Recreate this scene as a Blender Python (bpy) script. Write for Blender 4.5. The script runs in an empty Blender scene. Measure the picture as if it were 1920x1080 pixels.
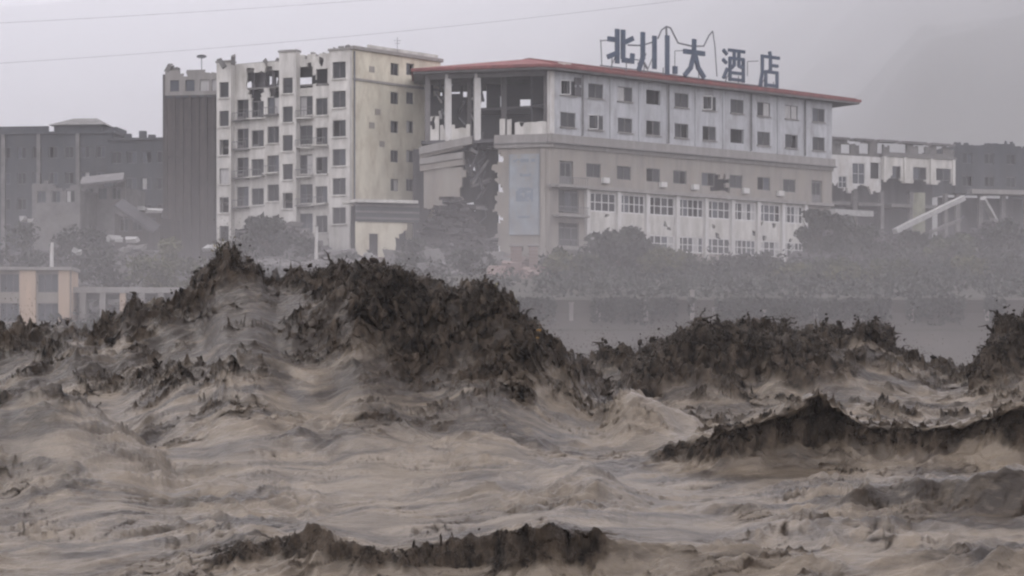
import bpy, math, random
import numpy as np
from mathutils import Vector, Matrix

random.seed(7)
RNG = np.random.default_rng(11)
SC = bpy.context.scene
COL = SC.collection

# ------------------------------------------------------------------ camera
F = 3850.0            # focal length in pixels of the 1920 wide photograph
HOR = 690.0           # image row of the horizon
EYE = 2.6             # eye height above the mean water level
cd = bpy.data.cameras.new('camera')
cam = bpy.data.objects.new('camera', cd)
COL.objects.link(cam)
cam.location = (0, 0, EYE)
cam.rotation_euler = (math.pi / 2, 0, 0)
cd.sensor_width = 36.0
cd.lens = F * 36.0 / 1920.0
cd.shift_y = (HOR - 540.0) / 1920.0
cd.clip_start = 0.5
cd.clip_end = 9000
SC.camera = cam

# ------------------------------------------------------------------ sky, sun, exposure
SUN_EL, SUN_AZ = math.radians(52), math.radians(-60)     # azimuth measured from +Y towards +X
w = bpy.data.worlds.new('World')
SC.world = w
w.use_nodes = True
nt = w.node_tree
for n in list(nt.nodes):
    nt.nodes.remove(n)
sky = nt.nodes.new('ShaderNodeTexSky')
sky.sky_type = 'NISHITA'
sky.sun_disc = False
sky.sun_elevation = SUN_EL
sky.sun_rotation = SUN_AZ
sky.air_density = 1.0
sky.dust_density = 6.0
hs = nt.nodes.new('ShaderNodeHueSaturation')
hs.inputs['Saturation'].default_value = 0.25
mx = nt.nodes.new('ShaderNodeMixRGB')
mx.inputs['Fac'].default_value = 0.82                    # closed cloud cover over the clear sky
mx.inputs['Color2'].default_value = (9.4, 9.15, 9.75, 1)
bg = nt.nodes.new('ShaderNodeBackground')
bg.inputs['Strength'].default_value = 0.10
wo = nt.nodes.new('ShaderNodeOutputWorld')
nt.links.new(sky.outputs['Color'], hs.inputs['Color'])
nt.links.new(hs.outputs['Color'], mx.inputs['Color1'])
nt.links.new(mx.outputs['Color'], bg.inputs['Color'])
nt.links.new(bg.outputs['Background'], wo.inputs['Surface'])

sd = bpy.data.lights.new('sun', 'SUN')
sd.energy = 0.9
sd.angle = math.radians(25)
sd.color = (1.0, 0.97, 0.94)
sun = bpy.data.objects.new('sun', sd)
COL.objects.link(sun)
sdir = Vector((math.sin(SUN_AZ) * math.cos(SUN_EL), math.cos(SUN_AZ) * math.cos(SUN_EL), math.sin(SUN_EL)))
sun.rotation_euler = sdir.to_track_quat('Z', 'Y').to_euler()
sun.location = (-60, 40, 120)

SC.view_settings.view_transform = 'Standard'
SC.view_settings.look = 'None'
SC.view_settings.gamma = 1.0
SC.view_settings.exposure = 1.25
SC.view_settings.use_curve_mapping = False

SC.render.engine = 'CYCLES'
SC.cycles.use_denoising = True
SC.cycles.max_bounces = 5
SC.cycles.diffuse_bounces = 3
SC.cycles.volume_bounces = 3
SC.cycles.transparent_max_bounces = 6
SC.cycles.filter_width = 2.3
HAZE_DENSITY = 0.00032

# ------------------------------------------------------------------ helpers
def at(px, py, Y):
    """world point seen at photograph pixel (px, py) at distance Y"""
    return Vector(((px - 960.0) / F * Y, Y, EYE + (HOR - py) / F * Y))

def xz(px, Y):
    return (px - 960.0) / F * Y

def zz(py, Y):
    return EYE + (HOR - py) / F * Y

MATS = {}
def mat(name, c1, c2=None, rough=0.85, scale=1.0, streak=None, bump=0.0, bscale=8.0, spec=0.3, metal=0.0, dirt=None):
    if name in MATS:
        return MATS[name]
    m = bpy.data.materials.new(name)
    m.use_nodes = True
    t = m.node_tree
    b = t.nodes['Principled BSDF']
    b.inputs['Roughness'].default_value = rough
    b.inputs['Specular IOR Level'].default_value = spec
    b.inputs['Metallic'].default_value = metal
    c2 = c2 or tuple(x * 0.7 for x in c1)
    tc = t.nodes.new('ShaderNodeTexCoord')
    geo = t.nodes.new('ShaderNodeNewGeometry')
    mp = t.nodes.new('ShaderNodeMapping')
    mp.inputs['Scale'].default_value = streak or (1, 1, 1)
    t.links.new(geo.outputs['Position'], mp.inputs['Vector'])
    nz = t.nodes.new('ShaderNodeTexNoise')
    nz.inputs['Scale'].default_value = scale
    nz.inputs['Detail'].default_value = 6
    nz.inputs['Roughness'].default_value = 0.62
    t.links.new(mp.outputs['Vector'], nz.inputs['Vector'])
    r = t.nodes.new('ShaderNodeValToRGB')
    r.color_ramp.elements[0].position = 0.34
    r.color_ramp.elements[1].position = 0.66
    r.color_ramp.elements[0].color = (*c2, 1)
    r.color_ramp.elements[1].color = (*c1, 1)
    t.links.new(nz.outputs['Fac'], r.inputs['Fac'])
    out = r.outputs['Color']
    if dirt:
        n2 = t.nodes.new('ShaderNodeTexNoise')
        n2.inputs['Scale'].default_value = 0.55
        n2.inputs['Detail'].default_value = 8
        n2.inputs['Roughness'].default_value = 0.7
        mp2 = t.nodes.new('ShaderNodeMapping')
        mp2.inputs['Scale'].default_value = (1.6, 1.6, 0.6)
        t.links.new(geo.outputs['Position'], mp2.inputs['Vector'])
        t.links.new(mp2.outputs['Vector'], n2.inputs['Vector'])
        r2 = t.nodes.new('ShaderNodeValToRGB')
        r2.color_ramp.elements[0].position = 0.46
        r2.color_ramp.elements[1].position = 0.68
        r2.color_ramp.elements[0].color = (0, 0, 0, 1)
        r2.color_ramp.elements[1].color = (0.92, 0.92, 0.92, 1)
        t.links.new(n2.outputs['Fac'], r2.inputs['Fac'])
        mxx = t.nodes.new('ShaderNodeMixRGB')
        mxx.inputs['Color2'].default_value = (*dirt, 1)
        t.links.new(r2.outputs['Color'], mxx.inputs['Fac'])
        t.links.new(out, mxx.inputs['Color1'])
        out = mxx.outputs['Color']
    t.links.new(out, b.inputs['Base Color'])
    if bump:
        n3 = t.nodes.new('ShaderNodeTexNoise')
        n3.inputs['Scale'].default_value = bscale
        n3.inputs['Detail'].default_value = 5
        t.links.new(geo.outputs['Position'], n3.inputs['Vector'])
        bp = t.nodes.new('ShaderNodeBump')
        bp.inputs['Strength'].default_value = bump
        bp.inputs['Distance'].default_value = 0.1
        t.links.new(n3.outputs['Fac'], bp.inputs['Height'])
        t.links.new(bp.outputs['Normal'], b.inputs['Normal'])
    MATS[name] = m
    return m

ST = (1.2, 1.2, 0.18)
M_WHITE = mat('white_paint', (0.57, 0.55, 0.515), (0.38, 0.365, 0.345), scale=0.9, streak=ST, dirt=(0.33, 0.31, 0.28), bump=0.3)
M_BLUEW = mat('pale_blue_white_paint', (0.42, 0.423, 0.44), (0.30, 0.302, 0.315), scale=1.1, streak=(1.8, 1.8, 0.14), dirt=(0.24, 0.235, 0.235), bump=0.3)
M_CREAM = mat('cream_render', (0.56, 0.52, 0.42), (0.45, 0.42, 0.34), scale=0.7, streak=(1, 1, 0.5), dirt=(0.36, 0.31, 0.24), bump=0.3)
M_BEIGE = mat('beige_stone_render', (0.265, 0.245, 0.22), (0.19, 0.175, 0.16), scale=0.8, streak=ST, dirt=(0.25, 0.22, 0.19), bump=0.4)
M_PILLAR = mat('pier_paint', (0.56, 0.545, 0.535), (0.44, 0.43, 0.415), scale=1.2, streak=ST, dirt=(0.36, 0.33, 0.30))
M_CORN = mat('weathered_cornice', (0.26, 0.245, 0.235), (0.19, 0.18, 0.17), scale=1.1, streak=ST, dirt=(0.2, 0.185, 0.17))
M_CONC = mat('raw_concrete', (0.18, 0.172, 0.168), (0.10, 0.096, 0.094), scale=0.8, dirt=(0.15, 0.14, 0.13), bump=0.5)
M_DARKC = mat('dark_concrete', (0.10, 0.095, 0.10), (0.06, 0.058, 0.062), scale=0.7, streak=ST, bump=0.4)  # concrete in a darker grey
M_INT = mat('unlit_room_dark', (0.03, 0.03, 0.034), (0.018, 0.018, 0.021), scale=0.6)  # near-black so rooms look unlit; their shade is in the colour
M_BROWN = mat('brown_grey_cladding', (0.085, 0.073, 0.068), (0.05, 0.045, 0.044), scale=0.9, streak=(2.2, 2.2, 0.12), dirt=(0.045, 0.04, 0.04), bump=0.4)
M_SLATE = mat('slate_grey_render', (0.07, 0.073, 0.08), (0.045, 0.048, 0.054), scale=0.6, streak=ST, dirt=(0.06, 0.06, 0.062), bump=0.3)
M_ROOF = mat('red_roof_tile', (0.21, 0.072, 0.07), (0.12, 0.045, 0.045), scale=1.4, dirt=(0.16, 0.07, 0.06), bump=0.4)
M_SOFF = mat('grey_soffit', (0.16, 0.15, 0.15), (0.11, 0.105, 0.105), scale=0.8)
M_GLASS = mat('dark_window_glass', (0.022, 0.023, 0.027), (0.012, 0.013, 0.015), rough=0.3, spec=0.25, scale=0.7)
M_GLASSB = mat('bluish_window_glass', (0.06, 0.066, 0.08), (0.04, 0.044, 0.054), rough=0.3, spec=0.25, scale=0.7)
M_CURT = mat('drawn_curtain', (0.42, 0.41, 0.40), (0.28, 0.27, 0.27), scale=3.0, streak=(3, 3, 0.3))
M_FRAME = mat('window_frame_paint', (0.17, 0.165, 0.165), (0.10, 0.10, 0.10), scale=2.0)
M_FRAMEW = mat('white_window_frame', (0.62, 0.61, 0.60), (0.5, 0.49, 0.48), scale=2.0)
M_PBLUE = mat('faded_blue_panel', (0.27, 0.295, 0.325), (0.20, 0.215, 0.23), scale=0.45, dirt=(0.25, 0.235, 0.21), bump=.3)
M_SIGN = mat('blue_grey_sign_metal', (0.055, 0.075, 0.115), (0.035, 0.048, 0.075), scale=1.5, rough=0.6)
M_STEEL = mat('grey_steel_tube', (0.15, 0.155, 0.17), (0.10, 0.10, 0.11), scale=3.0, rough=0.55)
M_PEACH = mat('peach_render', (0.46, 0.34, 0.25), (0.36, 0.275, 0.21), scale=0.9, streak=ST, dirt=(0.38, 0.29, 0.22))
M_BRICK = mat('red_brown_brick', (0.22, 0.16, 0.145), (0.16, 0.12, 0.11), scale=1.3, dirt=(0.2, 0.16, 0.14))
M_BANK = mat('tan_concrete_bank', (0.075, 0.066, 0.059), (0.05, 0.045, 0.041), scale=0.25, streak=(1, 1, 2), dirt=(0.06, 0.053, 0.046), bump=0.3)
M_TARP = mat('pale_blue_tarp', (0.62, 0.70, 0.70), (0.50, 0.57, 0.58), scale=1.5, rough=0.5)
M_LEAF = mat('dull_green_leaves', (0.06, 0.066, 0.034), (0.015, 0.018, 0.011), scale=0.55, rough=0.7)
M_LEAF2 = mat('olive_leaves', (0.10, 0.10, 0.045), (0.03, 0.033, 0.017), scale=0.55, rough=0.7)
M_LEAF3 = mat('grey_green_leaves', (0.04, 0.044, 0.034), (0.011, 0.013, 0.011), scale=0.55, rough=0.7)
M_BARK = mat('bark', (0.08, 0.065, 0.05), (0.05, 0.04, 0.032), scale=4)
M_TWIG = mat('wet_dark_wood', (0.04, 0.03, 0.022), (0.02, 0.016, 0.013), scale=5, rough=0.7, spec=.1)
M_WIRE = mat('cable_grey', (0.30, 0.30, 0.31), (0.10, 0.10, 0.11), scale=2, rough=0.6)
M_DLEAF = mat('ochre_dead_leaves', (0.26, 0.15, 0.05), (0.13, 0.085, 0.035), scale=4)
M_DLEAF2 = mat('yellow_green_wet_leaves', (0.17, 0.15, 0.07), (0.09, 0.08, 0.04), scale=4)

M_FRAG = mat('pale_plaster_fragment', (0.36, 0.35, 0.34), (0.25, 0.245, 0.24), scale=2)

def link(name, data, parent=None, loc=None, rz=0.0):
    o = bpy.data.objects.new(name, data)
    COL.objects.link(o)
    if parent:
        o.parent = parent
    if loc is not None:
        o.location = loc
    if rz:
        o.rotation_euler = (0, 0, rz)
    return o

def tag(o, label=None, cat=None, group=None, kind=None):
    if label: o['label'] = label
    if cat: o['category'] = cat
    if group: o['group'] = group
    if kind: o['kind'] = kind
    return o

def thing(name, label, cat, loc, group=None):
    o = link(name, None, None, loc)
    o.empty_display_size = 0.5
    return tag(o, label, cat, group)

class MB:
    """collects shapes in world coordinates and links them as one mesh object"""
    def __init__(self):
        self.v = []; self.f = []
    def add(self, verts, faces):
        n = len(self.v)
        self.v.extend([tuple(p) for p in verts])
        self.f.extend([tuple(i + n for i in f) for f in faces])
        return self
    def hexa(self, b, t):
        return self.add(list(b) + list(t), [(3, 2, 1, 0), (4, 5, 6, 7), (0, 1, 5, 4), (1, 2, 6, 5), (2, 3, 7, 6), (3, 0, 4, 7)])
    def box(self, c, s, rz=0.0, rx=0.0, ry=0.0):
        R = Matrix.Rotation(rz, 3, 'Z') @ Matrix.Rotation(ry, 3, 'Y') @ Matrix.Rotation(rx, 3, 'X')
        c = Vector(c); h = Vector(s) * 0.5
        P = [c + R @ Vector((sx * h.x, sy * h.y, sz * h.z)) for sz in (-1, 1) for sx, sy in ((-1, -1), (1, -1), (1, 1), (-1, 1))]
        return self.hexa(P[:4], P[4:])
    def bar(self, p, q, wd, ht=None, up=Vector((0, 0, 1))):
        p = Vector(p); q = Vector(q); d = (q - p).normalized(); ht = ht or wd
        s = d.cross(up)
        if s.length < 1e-3:
            s = d.cross(Vector((1, 0, 0)))
        s.normalize(); u = s.cross(d).normalized()
        def ring(c): return [c - s * wd / 2 - u * ht / 2, c + s * wd / 2 - u * ht / 2, c + s * wd / 2 + u * ht / 2, c - s * wd / 2 + u * ht / 2]
        return self.hexa(ring(p), ring(q))
    def tube(self, pts, rad, n=6):
        pts = [Vector(p) for p in pts]; rings = []
        if not hasattr(rad, '__len__'): rad = [rad] * len(pts)
        for i, p in enumerate(pts):
            d = (pts[min(i + 1, len(pts) - 1)] - pts[max(i - 1, 0)]).normalized()
            s = d.cross(Vector((0.13, 0.21, 1)))
            if s.length < 1e-3: s = d.cross(Vector((1, 0, 0)))
            s.normalize(); u = s.cross(d)
            rings.append([p + (s * math.cos(2 * math.pi * k / n) + u * math.sin(2 * math.pi * k / n)) * rad[i] for k in range(n)])
        V = [q for r in rings for q in r]
        Fs = [(i * n + k, i * n + (k + 1) % n, (i + 1) * n + (k + 1) % n, (i + 1) * n + k) for i in range(len(pts) - 1) for k in range(n)]
        Fs.append(tuple(range(n - 1, -1, -1))); Fs.append(tuple(range((len(pts) - 1) * n, len(pts) * n)))
        return self.add(V, Fs)
    def chunk(self, c, s, seed=0, jit=0.22):
        r = random.Random(seed)
        c = Vector(c); R = Matrix.Rotation(r.uniform(0, 6.3), 3, 'Z') @ Matrix.Rotation(r.uniform(-.6, .6), 3, 'X')
        P = []
        for sz in (-1, 1):
            for sx, sy in ((-1, -1), (1, -1), (1, 1), (-1, 1)):
                P.append(c + R @ Vector([a * b * 0.5 * (1 + r.uniform(-jit, jit)) for a, b in zip((sx, sy, sz), s)]))
        return self.hexa(P[:4], P[4:])
    def mesh(self, name, base=(0, 0, 0), material=None):
        m = bpy.data.meshes.new(name)
        b = Vector(base)
        m.from_pydata([tuple(Vector(p) - b) for p in self.v], [], self.f)
        if material: m.materials.append(material)
        return m
    def build(self, name, material, parent=None, base=None, smooth=False):
        """vertices are world positions; the object is placed at its parent's origin or at base"""
        b = base if base is not None else (parent_world(parent) if parent else (0, 0, 0))
        m = self.mesh(name, b, material)
        if smooth:
            m.polygons.foreach_set('use_smooth', [True] * len(m.polygons))
        return link(name, m, parent, None if parent else b)

def parent_world(p):
    v = Vector((0, 0, 0))
    while p:
        v = v + p.location
        p = p.parent
    return v

class Face:
    """a vertical facade plane: u runs along it, z is world height, t goes into the building"""
    def __init__(self, p0, p1):
        self.o = Vector((p0[0], p0[1])); e = Vector((p1[0], p1[1])) - self.o
        self.L = e.length; self.d = e / self.L
        n = Vector((-self.d.y, self.d.x))
        self.n = n if n.y > 0 else -n
        self.rz = math.atan2(self.d.y, self.d.x)
        self.flip = 1.0 if (n.y > 0) else -1.0
    def P(self, u, z, t=0.0):
        q = self.o + self.d * u + self.n * t
        return Vector((q.x, q.y, z))
    def u(self, px):
        k = (px - 960.0) / F
        return (k * self.o.y - self.o.x) / (self.d.x - k * self.d.y)
    def z(self, px, py):
        Y = self.o.y + self.d.y * self.u(px)
        return EYE + (HOR - py) / F * Y
    def off(self, t):
        q = Face(self.o, self.o + self.d * self.L)
        q.o = self.o + self.n * t
        return q

def open_sash(parent, fc, u, z, wd, ht, ang):
    m = MB(); q = wd / 2
    for a, b_ in (((0, 0, -ht / 2), (0, 0, ht / 2)), ((q, 0, -ht / 2), (q, 0, ht / 2)), ((0, 0, -ht / 2), (q, 0, -ht / 2)), ((0, 0, ht / 2), (q, 0, ht / 2))): m.bar(a, b_, .07)
    o = link('open_sash', m.mesh('open_sash', (0, 0, 0), M_FRAMEW), parent, fc.P(u - wd / 2, z, -.04) - parent_world(parent), fc.rz - ang)
    return o

def wall_mesh(mb, fc, u0, u1, z0, z1, holes=(), thick=0.3, keep=None, extra=0, t0=0.0):
    """solid wall with openings; keep(u,z) may knock out ragged cells"""
    us = {u0, u1}; zs = {z0, z1}
    for (a, b, c, d) in holes:
        us |= {max(u0, min(u1, a)), max(u0, min(u1, b))}; zs |= {max(z0, min(z1, c)), max(z0, min(z1, d))}
    if extra:
        us |= set(np.arange(u0, u1, extra)); zs |= set(np.arange(z0, z1, extra))
    us = sorted(us); zs = sorted(zs)
    def dd(l):
        o = [l[0]]
        for x in l[1:]:
            if x - o[-1] > 1e-4: o.append(x)
        return o
    us = dd(us); zs = dd(zs)
    nu, nz = len(us) - 1, len(zs) - 1
    S = [[True] * nz for _ in range(nu)]; KO = [[False] * nz for _ in range(nu)]; HO = [[False] * nz for _ in range(nu)]
    for i in range(nu):
        for j in range(nz):
            uc, zc = (us[i] + us[i + 1]) / 2, (zs[j] + zs[j + 1]) / 2
            if any(a < uc < b and c < zc < d for a, b, c, d in holes): S[i][j] = False; HO[i][j] = True
            elif keep and not keep(uc, zc): S[i][j] = False; KO[i][j] = True
    V = []; idx = {}; Fs = []
    rj = random.Random(int(u0 * 100) + int(z0 * 10))
    jo = {}
    def vid(i, j, k):
        if (i, j, k) not in idx:
            idx[i, j, k] = len(V)
            du = dz = 0
            if keep:
                if (i, j) not in jo: jo[i, j] = (rj.uniform(-.3, .3) * extra, rj.uniform(-.3, .3) * extra)
                if 0 < i < nu and 0 < j < nz and any(KO[a][b] for a in (i - 1, i) for b in (j - 1, j)) and not any(HO[a][b] for a in (i - 1, i) for b in (j - 1, j)): du, dz = jo[i, j]
            V.append(fc.P(us[i] + du, zs[j] + dz, t0 + (thick if k else 0)))
        return idx[i, j, k]
    for i in range(nu):
        for j in range(nz):
            if not S[i][j]: continue
            Fs.append((vid(i, j, 0), vid(i + 1, j, 0), vid(i + 1, j + 1, 0), vid(i, j + 1, 0)))
            Fs.append((vid(i, j, 1), vid(i, j + 1, 1), vid(i + 1, j + 1, 1), vid(i + 1, j, 1)))
            for di, dj, e in ((-1, 0, ((i, j), (i, j + 1))), (1, 0, ((i + 1, j), (i + 1, j + 1))), (0, -1, ((i, j), (i + 1, j))), (0, 1, ((i, j + 1), (i + 1, j + 1)))):
                a, b = i + di, j + dj
                if not (0 <= a < nu and 0 <= b < nz and S[a][b]):
                    Fs.append((vid(*e[0], 0), vid(*e[1], 0), vid(*e[1], 1), vid(*e[0], 1)))
    mb.add(V, Fs)
    return mb

WCACHE = {}
def window(parent, fc, uc, zc, wd, ht, nx=2, nz=1, t=0.12, fm=None, glass=None, bar=0.07, tilt=0.0, missing=()):
    """window = frame mesh, each pane a child"""
    fm = fm or M_FRAME
    key = (round(wd, 2), round(ht, 2), nx, nz, fm.name, bar)
    if key not in WCACHE:
        b = MB()
        for s in (-1, 1):
            b.box((s * (wd / 2 - bar / 2), 0, 0), (bar, 0.09, ht))
            b.box((0, 0, s * (ht / 2 - bar / 2)), (wd - 2 * bar, 0.09, bar))
        for i in range(1, nx):
            b.box((-wd / 2 + wd * i / nx, 0, 0), (bar * 0.8, 0.08, ht - 2 * bar))
        for j in range(1, nz):
            b.box((0, 0.002, -ht / 2 + ht * j / nz), (wd - 2 * bar, 0.07, bar * 0.7))
        fmsh = b.mesh('window', (0, 0, 0), fm)
        p = MB().box((0, 0, 0), (wd / nx - bar, 0.03, ht - 2 * bar)).mesh('pane', (0, 0, 0))
        WCACHE[key] = (fmsh, p)
    fmsh, pm = WCACHE[key]
    o = link('window', fmsh, parent, fc.P(uc, zc, t) - parent_world(parent), fc.rz)
    for i in range(nx):
        if i in missing: continue
        g = glass or random.choices([M_GLASS, M_GLASSB, M_CURT], [0.72, 0.2, 0.08])[0]
        kk = ('pane', key, g.name)
        if kk not in WCACHE:
            c = pm.copy(); c.materials.append(g); WCACHE[kk] = c
        link('pane', WCACHE[kk], o, (-wd / 2 + wd * (i + 0.5) / nx, 0.03 * fc.flip, 0))
    return o

# ------------------------------------------------------------------ numpy noise
ANG = RNG.random(4096) * 2 * np.pi
GX, GY = np.cos(ANG), np.sin(ANG)
def gn(x, y, seed=0):
    xi = np.floor(x).astype(np.int64); yi = np.floor(y).astype(np.int64)
    fx = x - xi; fy = y - yi
    def g(ix, iy, dx, dy):
        h = (ix * 374761393 + iy * 668265263 + seed * 1274126177)
        h = (h ^ (h >> 13)) * 1103515245
        h = (h ^ (h >> 16)) & 4095
        return GX[h] * dx + GY[h] * dy
    u = fx * fx * fx * (fx * (fx * 6 - 15) + 10); v = fy * fy * fy * (fy * (fy * 6 - 15) + 10)
    a = g(xi, yi, fx, fy); b = g(xi + 1, yi, fx - 1, fy); c = g(xi, yi + 1, fx, fy - 1); d = g(xi + 1, yi + 1, fx - 1, fy - 1)
    return ((a * (1 - u) + b * u) * (1 - v) + (c * (1 - u) + d * u) * v) * 1.5
def fbm(x, y, octv=4, seed=0, gain=0.5, ridged=False):
    s = 0; a = 1.0; tot = 0
    for k in range(octv):
        n = gn(x * 2 ** k, y * 2 ** k, seed + k * 17)
        if ridged: n = 1 - 2 * np.abs(n)
        s = s + a * n; tot += a; a *= gain
    return s / tot

def grid_mesh(name, X, Y, Z, material, attrs=None, smooth=True):
    nr, nc = X.shape
    m = bpy.data.meshes.new(name)
    co = np.stack([X, Y, Z], -1).reshape(-1, 3).astype(np.float32)
    i = np.arange(nr * nc).reshape(nr, nc)
    q = np.stack([i[:-1, :-1], i[:-1, 1:], i[1:, 1:], i[1:, :-1]], -1).reshape(-1, 4)
    m.vertices.add(len(co)); m.vertices.foreach_set('co', co.ravel())
    m.loops.add(q.size); m.loops.foreach_set('vertex_index', q.ravel().astype(np.int32))
    m.polygons.add(len(q)); m.polygons.foreach_set('loop_start', (np.arange(len(q)) * 4).astype(np.int32))
    m.polygons.foreach_set('loop_total', np.full(len(q), 4, np.int32))
    m.polygons.foreach_set('use_smooth', np.full(len(q), smooth))
    m.update(calc_edges=True)
    for k, a in (attrs or {}).items():
        at_ = m.attributes.new(k, 'FLOAT', 'POINT'); at_.data.foreach_set('value', a.ravel().astype(np.float32))
    m.materials.append(material)
    return m

def poly_mesh(name, co, faces, material, smooth=False):
    """co (N,3), faces (M,k) numpy"""
    m = bpy.data.meshes.new(name)
    k = faces.shape[1]
    m.vertices.add(len(co)); m.vertices.foreach_set('co', co.astype(np.float32).ravel())
    m.loops.add(faces.size); m.loops.foreach_set('vertex_index', faces.astype(np.int32).ravel())
    m.polygons.add(len(faces)); m.polygons.foreach_set('loop_start', (np.arange(len(faces)) * k).astype(np.int32))
    m.polygons.foreach_set('loop_total', np.full(len(faces), k, np.int32))
    m.polygons.foreach_set('use_smooth', np.full(len(faces), smooth))
    m.update(calc_edges=True)
    m.materials.append(material)
    return m

# ------------------------------------------------------------------ terrain
def terrain_h(X, Y):
    X = np.asarray(X, float); Y = np.asarray(Y, float)
    u = X / np.maximum(Y, 60)
    left = np.clip((-u - 0.13) / 0.035, 0, 1)                      # the town edge is lower towards the left
    z = np.interp(Y, [-400, 4, 8, 16, 150, 165.0, 166.6, 198, 262, 300, 3000], [0.9, 0.9, 0.9, -4, -4, 5.0, 8.2, 12.4, 14.0, 15, 15])
    z = z - left * np.interp(Y, [164.8, 166.6, 182, 240, 300], [0, 3.0, 3.2, 2.0, 0])
    d0 = np.interp(u, [-.3, -.12, -.02, .05, .12, .2, .3], [2700, 2350, 1900, 1400, 950, 620, 540])
    m = np.clip(Y - d0, 0, None)
    sl = np.interp(u, [-.3, -.12, .0, .08, .14, .3], [.50, .46, .42, .38, .36, .34])
    hill = m * sl * (0.7 + 0.3 * np.clip(m / 300, 0, 1)) + np.clip(m / 300, 0, 1) * 45 * fbm(X / 330, Y / 330, 4, 5)
    z = z + 2400 * (1 - np.exp(-np.clip(hill, 0, None) / 2400))
    z = z + np.clip((Y - 168) / 20, 0, 1) * 0.5 * fbm(X / 6, Y / 6, 3, 9)
    return z

ys = np.concatenate([np.linspace(-300, 0, 8)[:-1], np.linspace(0, 148, 16)[:-1], np.linspace(148, 168, 24)[:-1], np.linspace(168, 300, 90)[:-1], np.geomspace(300, 4600, 100)])
xs = np.concatenate([-np.geomspace(120, 2800, 46)[::-1], np.linspace(-119, 119, 150), np.geomspace(120, 2800, 46)])
TX, TY = np.meshgrid(xs, ys)
TZ = terrain_h(TX, TY)
M_GROUND = mat('damp_scrub_ground', (0.05, 0.048, 0.036), (0.03, 0.029, 0.024), scale=0.35, dirt=(0.07, 0.06, 0.052), bump=0.8, bscale=2)
g = link('terrain', grid_mesh('terrain', TX, TY, TZ, M_GROUND))
tag(g, kind='structure')

def ground(x, y):
    return float(terrain_h(np.array([x]), np.array([y]))[0])

# ------------------------------------------------------------------ river: the flood waves
def base_z(Y):
    return np.interp(Y, [0, 18, 26, 27.6, 29, 31, 34, 40, 48, 55, 65, 80, 120, 170], [-.9, -.9, -.75, -.55, -.16, .1, .25, .5, 1.0, 1.4, 1.3, .9, .8, .8])

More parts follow.
